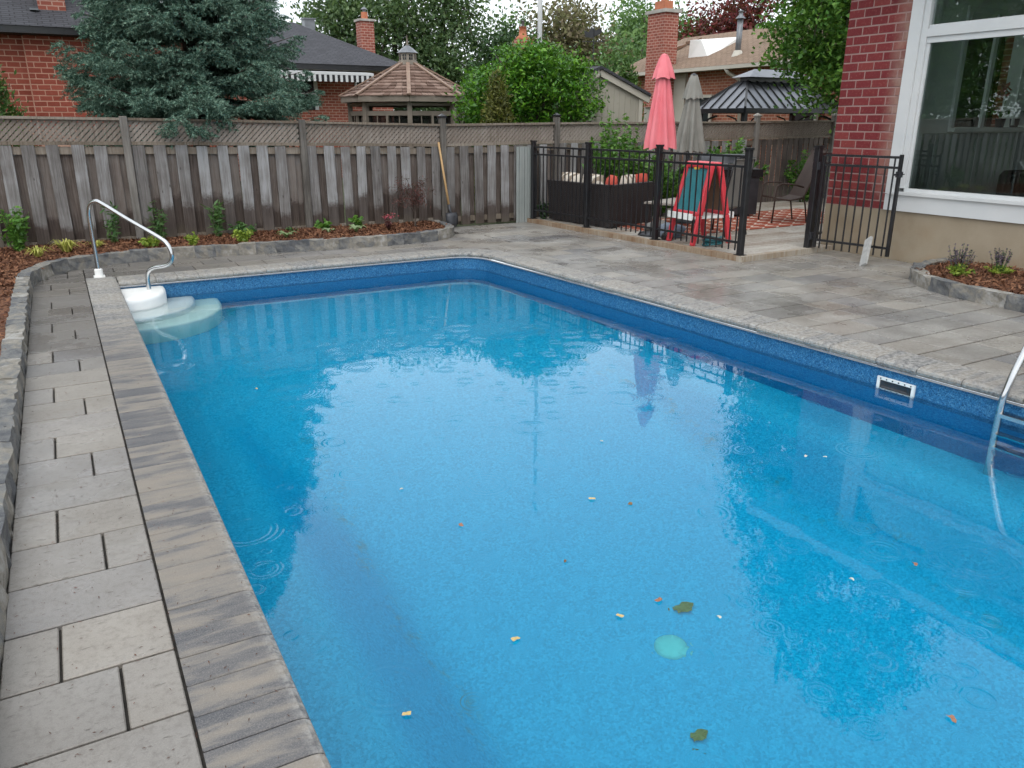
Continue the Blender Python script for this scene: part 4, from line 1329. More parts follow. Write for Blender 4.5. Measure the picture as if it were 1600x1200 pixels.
MB().add([(-0.004, -W2 + b2, -H2 + b2), (-0.004, W2 - b2, -H2 + b2), (-0.004, W2 - b2, H2 - b2), (-0.004, -W2 + b2, H2 - b2), (0.006, -0.08, -0.01), (0.006, 0.12, -0.01), (0.006, 0.12, 0.035), (0.006, -0.08, 0.035)],
         [(0, 1, 5, 4), (1, 2, 6, 5), (2, 3, 7, 6), (3, 0, 4, 7), (4, 5, 6, 7)]).build('throat', MAT['dark_metal'], sk)

# ladder
ld = thing('pool_ladder', 'stainless steel pool ladder entering the water at the right edge', 'ladder', (0, 0, 0))
for y0 in (2.73, 2.23):
    x0 = xr(y0)
    lp = [(x0 - 0.10, y0, -1.25), (x0 - 0.10, y0, -0.5), (x0 - 0.10, y0, -0.10), (x0 - 0.085, y0 - 0.005, 0.03), (x0 - 0.03, y0 - 0.01, 0.18), (x0 + 0.10, y0 - 0.015, 0.42), (x0 + 0.22, y0 - 0.02, 0.62), (x0 + 0.34, y0 - 0.02, 0.70), (x0 + 0.46, y0 - 0.02, 0.66), (x0 + 0.53, y0 - 0.02, 0.52), (x0 + 0.55, y0 - 0.02, 0.3), (x0 + 0.55, y0 - 0.02, 0.0)]
    pts = [Vector(p) for p in lp]
    fine = []
    for i in range(len(pts) - 1):
        p0, p1, p2, p3 = pts[max(i - 1, 0)], pts[i], pts[i + 1], pts[min(i + 2, len(pts) - 1)]
        for k in range(4):
            t = k / 4
            fine.append(0.5 * ((2 * p1) + (p2 - p0) * t + (2 * p0 - 5 * p1 + 4 * p2 - p3) * t * t + (3 * p1 - p0 - 3 * p2 + p3) * t ** 3))
    fine.append(pts[-1])
    MB().tube(fine, 0.024, 12).build('side_rail', MAT['steel'], ld, True)
    MB().lathe([(0.05, 0.0), (0.045, 0.02), (0.026, 0.026)], 14, (x0 + 0.55, y0 - 0.02, 0.001)).build('escutcheon', MAT['steel'], ld, True)
for zz in (-0.135, -0.36, -0.62):
    MB().box(xr(2.5) - 0.14, xr(2.5) - 0.065, 2.24, 2.72, zz - 0.014, zz + 0.012).build('tread', MAT['steel'], ld)

# leaves afloat
lf = {'yellow': simple('yellow_leaf', (0.42, 0.31, 0.11), (0.50, 0.39, 0.17), 0.6), 'brown': simple('brown_leaf', (0.16, 0.085, 0.03), (0.24, 0.14, 0.05), 0.6), 'red': simple('reddish_leaf', (0.25, 0.11, 0.06), (0.31, 0.15, 0.09), 0.6), 'sunk': simple('sunken_olive_leaf', (0.62, 0.16, 0.03), (0.70, 0.21, 0.05), 0.6), 'pale': simple('pale_petal', (0.48, 0.48, 0.40), (0.56, 0.56, 0.47), 0.6)}
afloat = [((1.32, 2.32), 0.030, 'yellow', 'largest yellow leaf afloat to the left of the drain'), ((1.54, 3.28), 0.030, 'red', 'reddish curled leaf floating in the middle of the pool'),
          ((2.30, 3.19), 0.030, 'yellow', None), ((2.45, 3.04), 0.030, 'brown', None), ((1.78, 2.24), 0.026, 'yellow', None), ((2.0, 2.25), 0.030, 'red', None), ((2.14, 2.03), 0.018, 'pale', None),
          ((0.78, 2.14), 0.026, 'yellow', None), ((3.24, 1.89), 0.026, 'red', None), ((3.89, 2.95), 0.020, 'pale', None), ((3.80, 3.02), 0.026, 'pale', None), ((2.87, 1.95), 0.020, 'pale', None), ((1.43, 3.82), 0.018, 'pale', None),
          ((2.43, 1.19), 0.030, 'red', None), ((2.83, 3.84), 0.018, 'pale', None), ((1.82, 2.72), 0.020, 'brown', None), ((1.1, 6.03), 0.026, 'yellow', None)]
LEAFLAB = {2: 'yellow leaf afloat left of the small brown one, mid pool', 3: 'brown leaf afloat right of the yellow one, mid pool', 4: 'yellow leaf afloat just above and left of the drain', 5: 'red-brown leaf afloat beside the sunken brown leaf', 6: 'tiny pale petal afloat above and right of the drain',
           7: 'yellow leaf afloat lowest on the left of the pool', 8: 'reddish leaf afloat alone in the right part of the pool', 9: 'right one of the two pale petals afloat below the skimmer', 10: 'left one of the two pale petals afloat below the skimmer', 11: 'pale petal afloat in the dark tree reflection on the right', 12: 'pale petal afloat left of the middle of the pool',
           13: 'reddish leaf afloat at the lower right of the picture', 14: 'pale petal afloat highest in the middle of the pool', 15: 'brown speck of leaf afloat in the middle of the pool', 16: 'yellow leaf afloat near the corner steps'}
for i, ((x, y), s, m, lab) in enumerate(afloat):
    s *= 0.62
    mb = MB()
    N = 10
    vs = []
    for k in range(N):
        a = 2 * math.pi * k / N
        rr = s * (1 + 0.25 * math.cos(3 * a + i)) * (0.55 if abs(math.sin(a)) > 0.7 else 1)
        vs.append((rr * math.cos(a), rr * math.sin(a), 0.002 + 0.006 * abs(math.sin(a))))
    mb.add(vs + [(0, 0, 0.0015)], [(k, (k + 1) % N, N) for k in range(N)])
    o = mb.build('floating_leaf', lf[m], None, False, (x, y, WATER_Z + 0.002))
    o.rotation_euler = (0, 0, i * 1.3)
    tag(o, lab or LEAFLAB.get(i) or {'yellow': 'small yellow leaf afloat on the blue pool water', 'brown': 'small brown leaf afloat on the blue pool water', 'red': 'small reddish leaf afloat on the blue pool water', 'pale': 'tiny pale petal afloat on the blue pool water'}[m], 'leaf', 'leaves and petals floating on the pool')
for (x, y, z, s, lab) in ((2.98, 3.12, -1.89, 0.068, 'larger brown leaf lying on the pool floor just beyond the drain'), (2.42, 2.35, -1.89, 0.052, 'brown leaf lying on the pool floor at the bottom of the picture')):
    mb = MB()
    N = 14
    vs = [(s * (1 + 0.12 * math.cos(5 * 2 * math.pi * k / N)) * math.cos(2 * math.pi * k / N), s * (0.62 + 0.14 * math.cos(5 * 2 * math.pi * k / N + 1)) * math.sin(2 * math.pi * k / N), 0.004 + 0.008 * (k % 2)) for k in range(N)]
    mb.add(vs + [(0, 0, 0.012)], [(k, (k + 1) % N, N) for k in range(N)])
    tag(mb.build('sunken_leaf', lf['sunk'], None, False, (x, y, z)), lab, 'leaf')

# ------------------------------------------------------------------ deck furniture
# rattan corner sofa
sf = thing('wicker_sofa', 'dark brown wicker corner sofa backed against the black railing', 'sofa', (0, 0, DZ))
outer = [(7.66, 12.25), (7.84, 10.66), (9.0, 11.02)]
def wallstrip(p, q, th, z0, z1, flare=0.04):
    p = Vector((p[0], p[1], 0)); q = Vector((q[0], q[1], 0))
    d = (q - p).normalized()
    nrm = Vector((-d.y, d.x, 0))
    mb = MB()
    vs = []
    for z, f in ((z0, 0.0), ((z0 + z1) / 2, flare * 0.4), (z1, flare)):
        for pt, sg in ((p, -1), (q, 1)):
            for off in (-f, th - f):
                vs.append(pt + nrm * off + d * sg * f * 0.5 + Vector((0, 0, z)))
    fs = []
    for k in range(2):
        o = k * 4
        fs += [(o, o + 2, o + 6, o + 4), (o + 3, o + 1, o + 5, o + 7), (o + 1, o, o + 4, o + 5), (o + 2, o + 3, o + 7, o + 6)]
    fs += [(0, 1, 3, 2), (8, 10, 11, 9)]
    mb.add(vs, fs)
    return mb
wallstrip(outer[0], outer[1], 0.12, 0.02, 0.70).build('back_panel', MAT['weave'], sf)
wallstrip(outer[1], outer[2], 0.12, 0.02, 0.70).build('back_panel', MAT['weave'], sf)
MB().prism([(7.80, 12.2), (7.96, 10.82), (8.98, 11.14), (8.8, 11.7), (8.5, 11.65), (8.45, 12.2)], 0.03, 0.34).build('seat_base', MAT['weave'], sf)
def pillow_mesh(w, h, t, mat):
    mb = MB()
    N = 6
    for side in (1, -1):
        for j in range(N + 1):
            for i in range(N + 1):
                u, v = i / N * 2 - 1, j / N * 2 - 1
                e = (1 - u ** 4) * (1 - v ** 4)
                mb.v.append((u * w / 2 * (1 - 0.06 * v * v), side * t / 2 * max(e, 0) ** 0.6, v * h / 2 * (1 - 0.06 * u * u)))
    K = (N + 1) ** 2
    for s in (0, 1):
        for j in range(N):
            for i in range(N):
                q = s * K + j * (N + 1) + i
                f = (q, q + 1, q + N + 2, q + N + 1)
                mb.f.append(f if s else f[::-1])
    return mb.mesh('pillow', mat, True)
for i, (x, y, rz, m, w, lab) in enumerate(((7.90, 11.95, 1.68, 'cushion', 0.55, 'striped beige cushion at the fence end of the wicker sofa'), (7.97, 11.38, 1.68, 'cushion', 0.55, 'striped beige cushion in the middle of the long sofa back'), (8.08, 10.98, 1.3, 'pillow', 0.42, 'coral red cushion in the corner of the wicker sofa'),
                                     (8.42, 10.99, 0.30, 'cushion', 0.42, 'striped beige cushion between the two coral red ones'), (8.78, 11.12, 0.30, 'pillow', 0.42, 'coral red cushion at the right end of the wicker sofa'))):
    tag(link('cushion', pillow_mesh(w, 0.42, 0.15, MAT[m]), None, (x, y, DZ + 0.63), (0.12, 0, rz)), lab, 'cushion', 'cushions on the wicker sofa')

# closed parasols
def parasol(name, label, loc, top, bottom, rb, mat, vent, seed, pole_mat, finial=None):
    t = thing(name, label, 'parasol', loc)
    MB().tube([(0, 0, 0), (0, 0, top + 0.02)], 0.021, 10).build('pole', pole_mat, t, True)
    MB().lathe([(0.0, 0.09), (0.03, 0.09), (0.04, 0.05), (0.24, 0.035), (0.26, 0.0), (0.0, 0.0)], 20).build('base', MAT['dark_metal'], t, True)
    rr = random.Random(seed)
    ph = [rr.uniform(-.32, .32) for _ in range(8)]
    def folds(z0, r0, z1, r1, nz, depth0, depth1, hem):
        mb = MB()
        NA = 48
        for j in range(nz + 1):
            f = j / nz
            z = z0 + (z1 - z0) * f
            rad = r0 + (r1 - r0) * (f ** 0.85)
            dp = depth0 + (depth1 - depth0) * f
            for k in range(NA):
                a = 2 * math.pi * k / NA
                s = a / (2 * math.pi) * 8
                w = 0.5 + 0.5 * math.cos(2 * math.pi * (s + ph[int(s) % 8] * f))
                q = rad * (1 - dp * w ** 1.5) * (1 + 0.05 * math.sin(3 * a + seed))
                mb.v.append((q * math.cos(a), q * math.sin(a), z - (hem * (1 - w) if j == nz else 0)))
        for j in range(nz):
            for k in range(NA):
                k2 = (k + 1) % NA
                mb.f.append((j * NA + k, j * NA + k2, (j + 1) * NA + k2, (j + 1) * NA + k))
        return mb
    folds(top - vent * 0.8, 0.085, bottom, rb, 14, 0.25, 0.58, 0.045).build('canopy', mat, t, True)
    folds(top, 0.055, top - vent, 0.175, 6, 0.05, 0.22, 0.03).build('vent_cap', mat, t, True)
    MB().lathe([(0.0, top + 0.03), (0.045, top + 0.012), (0.06, top - 0.01), (0.0, top - 0.01)], 12).build('finial', finial or mat, t, True)
    return t
parasol('parasol', 'closed coral pink patio parasol behind the black railing', (8.02, 9.72, DZ), 2.60, 1.33, 0.255, MAT['pink'], 0.30, 3, MAT['steel'])
parasol('parasol', 'closed grey patio parasol standing to the right of the pink one', (9.50, 10.72, DZ), 2.42, 1.22, 0.27, MAT['grey_canvas'], 0.36, 5, MAT['dark_metal'], MAT['dark_metal'])

# child's easel
ez = thing('toy_easel', 'red plastic children\'s easel with a teal board behind the railing', 'easel', (8.10, 8.80, DZ), R(-4))
hw, hh = 0.28, 1.10
def rod(a, b, w, h, nm, mat, par):
    o = MB().bar(a, b, w, h, (0, 1, 0)).build(nm, mat, par)
    bv = o.modifiers.new('bevel', 'BEVEL'); bv.width = min(w, h) * 0.3; bv.segments = 2
    return o
for sx in (-1, 1):
    for sy in (-1, 1):
        rod((sx * 0.33, sy * hw, 0.0), (sx * 0.24, sy * hw, 0.42), 0.075, 0.06, 'leg', MAT['red_plastic'], ez)
        rod((sx * 0.24, sy * hw, 0.42), (sx * 0.07, sy * (hw - 0.02), hh), 0.085, 0.06, 'side_rail', MAT['red_plastic'], ez)
    rod((sx * 0.25, -hw, 0.43), (sx * 0.25, hw, 0.43), 0.08, 0.06, 'bottom_bar', MAT['red_plastic'], ez)
    rod((sx * 0.07, -hw, hh), (sx * 0.07, hw, hh), 0.09, 0.09, 'top_bar', MAT['red_plastic'], ez)
    MB().add([(sx * 0.245, -hw + .03, 0.46), (sx * 0.245, hw - .03, 0.46), (sx * 0.085, hw - .04, hh - 0.04), (sx * 0.085, -hw + .04, hh - 0.04), (sx * 0.225, -hw + .03, 0.46), (sx * 0.225, hw - .03, 0.46), (sx * 0.065, hw - .04, hh - 0.04), (sx * 0.065, -hw + .04, hh - 0.04)],
             [(0, 1, 2, 3), (7, 6, 5, 4), (0, 4, 5, 1), (2, 6, 7, 3)]).build('board', MAT['teal'] if sx < 0 else MAT['tan_panel'], ez)
MB().box(-0.36, 0.36, -hw + 0.03, hw - 0.03, 0.37, 0.41).box(-0.38, -0.36, -hw, hw, 0.36, 0.45).box(0.36, 0.38, -hw, hw, 0.36, 0.45).build('tray', MAT['plastic_white'], ez)
MB().box(-0.04, 0.04, -0.02, 0.02, 0, 0.03).build('clip', simple('yellow_clip', (0.7, 0.45, 0.05)), ez, loc=(-0.115, 0, hh - 0.06))

# rug
tag(MB().box(-2.45, 2.45, -0.95, 0.95, 0.0, 0.008).build('rug', MAT['rug'], None, False, (10.55, 10.38, DZ + 0.003)), 'orange rug with white trellis pattern lying on the deck', 'rug')

def sling_chair(name, label, loc, rz, sling, frame, recline=0.30, hb=0.72):
    t = thing(name, label, 'chair', loc, rz)
    sy = 0.44
    bx = -0.25 - math.sin(recline) * hb
    bz = sy + math.cos(recline) * hb
    for s in (-0.27, 0.27):
        MB().tube([(0.28, s, 0.0), (0.26, s, 0.40), (0.24, s, 0.62), (0.18, s, 0.655), (-0.05, s, 0.65), (-0.24, s, 0.60)], 0.014, 7).build('arm', frame, t, True)
        MB().tube([(-0.36, s, 0.0), (-0.30, s, 0.30), (-0.26, s * 0.96, sy), (bx * 0.6 - 0.1, s * 0.94, sy + (bz - sy) * 0.55), (bx, s * 0.90, bz)], 0.014, 7).build('back_frame', frame, t, True)
        MB().tube([(-0.27, s, sy - 0.02), (0.0, s, sy - 0.06), (0.26, s, sy - 0.02)], 0.013, 7).build('seat_rail', frame, t, True)
    mb = MB()
    path = [(0.27, sy), (0.1, sy - 0.045), (-0.1, sy - 0.05), (-0.25, sy), (-0.25 - math.sin(recline) * hb * 0.5, sy + math.cos(recline) * hb * 0.5), (bx, bz), (bx - 0.03, bz - 0.01)]
    for (x, z) in path:
        for s in (-0.245, 0.245):
            mb.v.append((x, s, z))
    for k in range(3):
        mb.f.append((2 * k, 2 * k + 1, 2 * k + 3, 2 * k + 2))
    o = mb.build('seat', sling, t)
    so = o.modifiers.new('thick', 'SOLIDIFY'); so.thickness = 0.008
    mb2 = MB()
    mb2.v = mb.v[6:]
    for k in range(3):
        mb2.f.append((2 * k, 2 * k + 1, 2 * k + 3, 2 * k + 2))
    o = mb2.build('backrest', sling, t)
    so = o.modifiers.new('thick', 'SOLIDIFY'); so.thickness = 0.008
    MB().tube([(bx, -0.245, bz), (bx - 0.01, 0, bz + 0.015), (bx, 0.245, bz)], 0.014, 7).build('head_rail', frame, t, True)
    return t
sling_chair('patio_chair', 'grey sling patio chair with black frame behind the red easel', (8.98, 9.36, DZ), R(100), MAT['sling'], MAT['black'], 0.22, 0.74)
sling_chair('patio_chair', 'brown reclined sling patio chair on the orange rug near the gate', (11.06, 9.98, DZ + 0.012), R(158), MAT['sling_b'], MAT['sling_b'], 0.42, 0.85)

# covered barbecue
bq = thing('barbecue', 'black covered barbecue standing by the shrubs at the back of the deck', 'barbecue', (10.75, 11.2, DZ), R(-20))
MB().prism([(-0.62, -0.28), (0.62, -0.28), (0.62, 0.28), (-0.62, 0.28)], 0.05, 0.72).build('cabinet', MAT['dark_metal'], bq)
mb = MB()
for k in range(9):
    a = math.pi * k / 8
    for x in (-0.42, 0.42):
        mb.v.append((x, -0.29 * math.cos(a), 0.86 + 0.26 * math.sin(a)))
for k in range(8):
    mb.f.append((2 * k, 2 * k + 1, 2 * k + 3, 2 * k + 2))
mb.f.append(tuple(range(0, 18, 2))); mb.f.append(tuple(range(17, -1, -2)))
mb.build('lid', MAT['dark_metal'], bq, True)
MB().box(-0.68, 0.68, -0.30, 0.30, 0.722, 0.858).build('shelf', MAT['black'], bq)
MB().tube([(-0.3, -0.34, 0.95), (0.3, -0.34, 0.95)], 0.014, 8).build('handle', MAT['steel'], bq)
for sx in (-0.5, 0.5):
    for sy in (-0.2, 0.2):
        MB().lathe([(0.0, 0.0), (0.03, 0.0), (0.03, 0.05), (0.0, 0.05)], 10, (sx, sy, 0)).build('caster', MAT['black'], bq)

# low coffee table in front of the sofa
ct = thing('coffee_table', 'low table with pale top between the sofa and the easel', 'table', (8.95, 10.35, DZ), R(20))
MB().box(-0.5, 0.5, -0.3, 0.3, 0.40, 0.43).build('table_top', MAT['plank'], ct)
for sx in (-0.44, 0.44):
    for sy in (-0.25, 0.25):
        MB().box(sx - 0.03, sx + 0.03, sy - 0.03, sy + 0.03, 0, 0.398).build('leg', MAT['black'], ct)
# towels and bags left on the deck
def heap(name, label, cat, loc, s, mat, seed, sq=0.5):
    rr = np.random.default_rng(seed)
    bm = bmesh.new()
    bmesh.ops.create_icosphere(bm, subdivisions=3, radius=1.0)
    ks = rr.normal(size=(6, 3)) * 3
    phs = rr.random(6) * 6
    for v in bm.verts:
        d = 1 + 0.13 * sum(math.sin(v.co.dot(Vector(k)) + p) for k, p in zip(ks, phs)) / 2
        v.co = Vector((v.co.x * s * d, v.co.y * s * d, max(v.co.z * d, -0.55) * s * sq + 0.55 * s * sq))
    me = bpy.data.meshes.new(name)
    bm.to_mesh(me); bm.free()
    me.polygons.foreach_set('use_smooth', [True] * len(me.polygons))
    me.materials.append(mat)
    return tag(link(name, me, None, loc), label, cat)
heap('towel_heap', 'crumpled blue and white towel left on the deck by the easel', 'towel', (8.12, 9.45, DZ), 0.20, m_fabric('blue_towel', (0.05, 0.085, 0.14), (0.32, 0.36, 0.42)), 4, 0.7)
heap('grey_bag', 'grey cushion lying on the deck at the sofa end', 'cushion', (8.35, 10.0, DZ), 0.24, MAT['sling'], 8, 0.45)
heap('black_bag', 'small black bag at the foot of the railing post', 'bag', (7.86, 9.22, DZ), 0.09, MAT['weave'], 12, 0.9)
hs = thing('hose_coil', 'small coil of teal hose at the foot of the railing under the easel', 'hose', (8.02, 8.42, DZ))
pts = [Vector((0.13 * math.cos(a) * (1 + 0.12 * math.sin(a * 0.37)), 0.13 * math.sin(a) * (1 + 0.1 * math.cos(a * .53)), 0.015 + 0.022 * a / 6.28 + 0.01 * math.sin(a * 1.7))) for a in [k * 0.35 for k in range(90)]]
MB().tube(pts, 0.013, 6).build('tube', simple('teal_hose', (0.01, 0.09, 0.11), (0.02, 0.13, 0.15), 0.4), hs, True)

# garden shovel leaning on the fence
sh = thing('shovel', 'long shovel with yellow wooden handle leaning against the fence by the bed end', 'shovel', (0, 0, 0))
MB().tube([(5.70, 12.665, 1.42), (5.76, 12.585, 0.80), (5.80, 12.52, 0.36)], [0.018, 0.019, 0.020], 9).build('handle', MAT['handle_wood'], sh, True)
MB().tube([(5.795, 12.525, 0.40), (5.82, 12.48, 0.20)], [0.024, 0.026], 9).build('socket', MAT['dark_metal'], sh, True)
mb = MB()
for j, (w, z, dy) in enumerate(((0.10, 0.26, 0.0), (0.115, 0.2, -0.02), (0.11, 0.1, -0.03), (0.08, 0.03, -0.03), (0.02, 0.0, -0.025))):
    for i in range(5):
        u = i / 4 * 2 - 1
        mb.v.append((5.83 + u * w, 12.47 + dy + 0.035 * u * u, z + 0.005))
for j in range(4):
    for i in range(4):
        q = j * 5 + i
        mb.f.append((q, q + 1, q + 6, q + 5))
o = mb.build('blade', MAT['dark_metal'], sh, True)
so = o.modifiers.new('thick', 'SOLIDIFY'); so.thickness = 0.004

# ------------------------------------------------------------------ bed planting
def at(o, x, y, z=0.13):
    o.location = (x, y, z)
    return o
def grass_tuft(label, x, y, s, mat, n=70):
    t = thing('grass_tuft', label, 'plant', (x, y, 0.12), 0, 'grass tufts in the mulch bed')
    vs = []
    for i in range(n):
        a = random.uniform(0, 6.28); L = s * random.uniform(0.7, 1.15); sp = random.uniform(0.25, 0.95)
        d = Vector((math.cos(a), math.sin(a), 0)); q = Vector((-d.y, d.x, 0)) * 0.006
        b = d * random.uniform(0, 0.03)
        p1 = b + d * L * sp * 0.5 + Vector((0, 0, L * 0.62)); p2 = b + d * L * sp + Vector((0, 0, L * (0.85 - 0.55 * sp)))
        vs += [b - q, b + q, p1 + q * 1.2, p1 - q * 1.2, p1 - q * 1.2, p1 + q * 1.2, p2 + q * .2, p2 - q * .2]
    link('blades', poly_mesh('blades', np.array([tuple(v) for v in vs]), 4, mat), t)
def leafy(label, x, y, h, r, mat, nst, nl, L, W, cat='plant', name='leafy_plant', group=None, z=0.12, stem_mat=None, round_top=True, low=0.1):
    """several thin stems carrying leaves"""
    t = thing(name, label, cat, (x, y, z), 0, group)
    mb = MB(); pts = []; dirs = []
    for i in range(nst):
        a = random.uniform(0, 6.28); rr = r * math.sqrt(random.random())
        hh = h * random.uniform(0.65, 1.0) * (1 - 0.35 * (rr / r) ** 2 if round_top else 1)
        e = Vector((math.cos(a) * rr, math.sin(a) * rr, hh))
        b = Vector((math.cos(a) * rr * 0.15, math.sin(a) * rr * 0.15, -0.02))
        m = b.lerp(e, 0.5) + Vector((0, 0, 0.05 * h))
        mb.tube([b, m, e], [0.006, 0.004, 0.002], 5)
        for k in range(nl):
            f = random.uniform(low, 1.0)
            p = b.lerp(m, f * 2) if f < 0.5 else m.lerp(e, f * 2 - 1)
            d = Vector((random.uniform(-1, 1), random.uniform(-1, 1), random.uniform(-.3, .5))).normalized()
            pts.append(p + d * L * 0.45); dirs.append(d)
    mb.build('stems', stem_mat or mat, t)
    link('foliage', poly_mesh('foliage', leaves(np.array([tuple(p) for p in pts]), L, W, 0.7, 0.4, np.array([tuple(d) for d in dirs]) * 2), 4, mat), t)
    return t
def rosette(label, x, y, r, mat, n=10):
    t = thing('hosta', label, 'plant', (x, y, 0.13), 0, 'small hostas in the mulch bed')
    for i in range(n):
        a = i * 2.4 + random.random() * .5; L = r * random.uniform(.7, 1.1)
        mb = MB(); d = Vector((math.cos(a), math.sin(a), 0)); q = Vector((-d.y, d.x, 0))
        for f, w, z in ((0, .01, 0), (.35, .22, .5), (.7, .24, .62), (1.0, .01, .45)):
            c = d * L * f + Vector((0, 0, z * L))
            mb.v += [tuple(c - q * w * L), tuple(c + Vector((0, 0, -.05 * L))), tuple(c + q * w * L)]
        for k in range(3):
            mb.f += [(3 * k, 3 * k + 1, 3 * k + 4, 3 * k + 3), (3 * k + 1, 3 * k + 2, 3 * k + 5, 3 * k + 4)]
        mb.build('leaf', mat, t, True)

grass_tuft('yellow grass tuft nearest the left picture edge in the mulch bed', -0.36, 11.55, 0.20, LEAF['yellow'])
grass_tuft('wide spreading yellow grass tuft in the left corner of the mulch bed', -0.03, 11.75, 0.26, LEAF['yellow'], 80)
grass_tuft('small yellow grass tuft just right of the handrail foot', 0.33, 12.0, 0.16, LEAF['yellow'], 50)
leafy('round bright green shrub against the fence at the far left', -0.58, 12.35, 0.62, 0.24, LEAF['shrub'], 26, 22, 0.07, 0.035, 'shrub', 'green_shrub')
leafy('tall thin perennial behind the handrail by the fence', 0.55, 12.45, 0.72, 0.16, LEAF['stem'], 7, 22, 0.10, 0.028)
leafy('upright perennial by the fence right of the handrail', 1.17, 12.48, 0.60, 0.13, LEAF['stem'], 7, 22, 0.10, 0.028)
leafy('tallest single leafy perennial standing against the third fence panel', 1.97, 12.48, 0.66, 0.13, LEAF['stem'], 6, 26, 0.11, 0.032)
leafy('low lime green mound directly behind the handrail bend', 0.98, 11.85, 0.16, 0.17, LEAF['lime'], 16, 14, 0.06, 0.03)
leafy('small lime and pink tipped mound right of the handrail', 1.52, 11.75, 0.22, 0.12, LEAF['lime'], 12, 14, 0.05, 0.026)
leafy('broad lime green mound in the middle of the mulch bed', 2.20, 11.75, 0.20, 0.17, LEAF['lime'], 18, 14, 0.055, 0.028)
leafy('low flat leafy perennial at the fence behind the broad lime mound', 2.35, 12.42, 0.22, 0.30, LEAF['stem'], 14, 12, 0.09, 0.045)
rosette('pale variegated hosta right of the broad lime mound', 2.80, 11.72, 0.16, LEAF['hosta'])
leafy('tiny dark sprig at the fence post in the bed', 3.06, 12.4, 0.10, 0.10, LEAF['stem'], 6, 8, 0.06, 0.03)
leafy('small fresh green plant by the fence left of two others', 3.60, 12.42, 0.18, 0.16, LEAF['shrub'], 8, 10, 0.09, 0.05)
rosette('very small pale hosta low in the right half of the bed', 3.50, 11.95, 0.12, LEAF['hosta'], 7)
leafy('small fresh green plant by the fence left of the red maple', 4.15, 12.42, 0.20, 0.16, LEAF['shrub'], 8, 10, 0.09, 0.05)
rosette('variegated hosta in front of the right fresh green plant', 3.90, 11.85, 0.17, LEAF['hosta'], 9)
t = leafy('pink flowering small plant with dark leaves near the red maple', 4.50, 12.0, 0.20, 0.10, LEAF['acer'], 9, 10, 0.05, 0.03, 'plant', 'flowering_plant')
c = np.stack([rng.normal(0, .06, 60), rng.normal(0, .06, 60), 0.2 + rng.normal(0, .02, 60)], 1)
stuff(link('flower_head', poly_mesh('flower_head', leaves(c, 0.03, 0.025), 4, LEAF['flower']), t))
# dark red Japanese maple
am = thing('japanese_maple', 'small dark red lace-leaf maple at the right end of the mulch bed', 'tree', (5.05, 12.25, 0.12))
mb = MB(); pts = []
mb.tube([(0, 0, -0.03), (0.01, 0, 0.2), (0.0, 0.01, 0.42)], [0.016, 0.013, 0.011], 7)
for i in range(26):
    a = random.uniform(0, 6.28); rr = random.uniform(0.12, 0.40); zz = random.uniform(0.35, 0.86) - rr * 0.25
    e = Vector((math.cos(a) * rr, math.sin(a) * rr * 0.7, zz)); b = Vector((0, 0, random.uniform(.2, .42))); m = b.lerp(e, .5) + Vector((0, 0, .12))
    mb.tube([b, m, e, e + Vector((math.cos(a) * .05, math.sin(a) * .05, -.07))], [0.006, .004, .0025, .001], 5)
    for k in range(34):
        f = random.uniform(.3, 1.15)
        p = b.lerp(m, f * 2) if f < .5 else m.lerp(e, f * 2 - 1)
        pts.append(p + Vector((random.gauss(0, .035), random.gauss(0, .035), random.gauss(-.01, .035))))
mb.build('trunk', MAT['bark'], am)
link('crown', poly_mesh('crown', leaves(np.array([tuple(p) for p in pts]), 0.06, 0.010, 0.2, 0.5), 4, LEAF['acer']), am)
# salvias beside the house
def salvia(label, x, y, n, s):
    t = leafy(label, x, y, 0.13 * s, 0.15 * s, LEAF['lime'], 22, 12, 0.05, 0.02, 'plant', 'salvia', 'salvias in the house bed')
    mb = MB(); pts = []
    for i in range(n):
        a = random.uniform(0, 6.28); rr = random.uniform(0.02, 0.17) * s; hh = random.uniform(.2, .34) * s
        e = Vector((math.cos(a) * rr, math.sin(a) * rr, hh)); b = e * .4; b.z = 0.05
        mb.tube([b, e], [.003, .002], 4)
        for k in range(22):
            pts.append(b.lerp(e, random.uniform(.45, 1.0)) + Vector((random.gauss(0, .007), random.gauss(0, .007), 0)))
    mb.build('flower_stems', LEAF['stem'], t)
    stuff(link('flower_spikes', poly_mesh('flower_spikes', leaves(np.array([tuple(p) for p in pts]), 0.024, 0.013), 4, LEAF['purple']), t))
salvia('wider purple salvia in the house bed nearer the gate', 8.62, 5.15, 24, 1.0)
salvia('purple salvia in the house bed nearer the right picture edge', 9.02, 4.93, 20, 0.95)

# shrubs along the back of the deck
leafy('loose tall green shrub behind the wicker sofa left of the pink parasol', 8.95, 12.05, 1.95, 0.62, LEAF['shrub'], 70, 70, 0.085, 0.04, 'shrub', 'deck_shrub', 'shrubs along the back of the deck', DZ, LEAF['stem'], True, 0.1)
leafy('dense green shrub behind the parasols above the sofa end', 9.75, 11.9, 1.25, 0.95, LEAF['shrub'], 80, 70, 0.09, 0.045, 'shrub', 'deck_shrub', 'shrubs along the back of the deck', DZ, LEAF['stem'])
leafy('leafy shrub behind the barbecue right of the grey parasol', 11.9, 12.2, 1.45, 0.75, LEAF['shrub'], 60, 66, 0.09, 0.045, 'shrub', 'deck_shrub', 'shrubs along the back of the deck', DZ, LEAF['stem'])
leafy('small climbing shrub on the dark boards above the brown chair', 14.3, 12.3, 1.2, 0.45, LEAF['maple'], 26, 44, 0.10, 0.05, 'shrub', 'deck_shrub', 'shrubs along the back of the deck', DZ, LEAF['stem'])
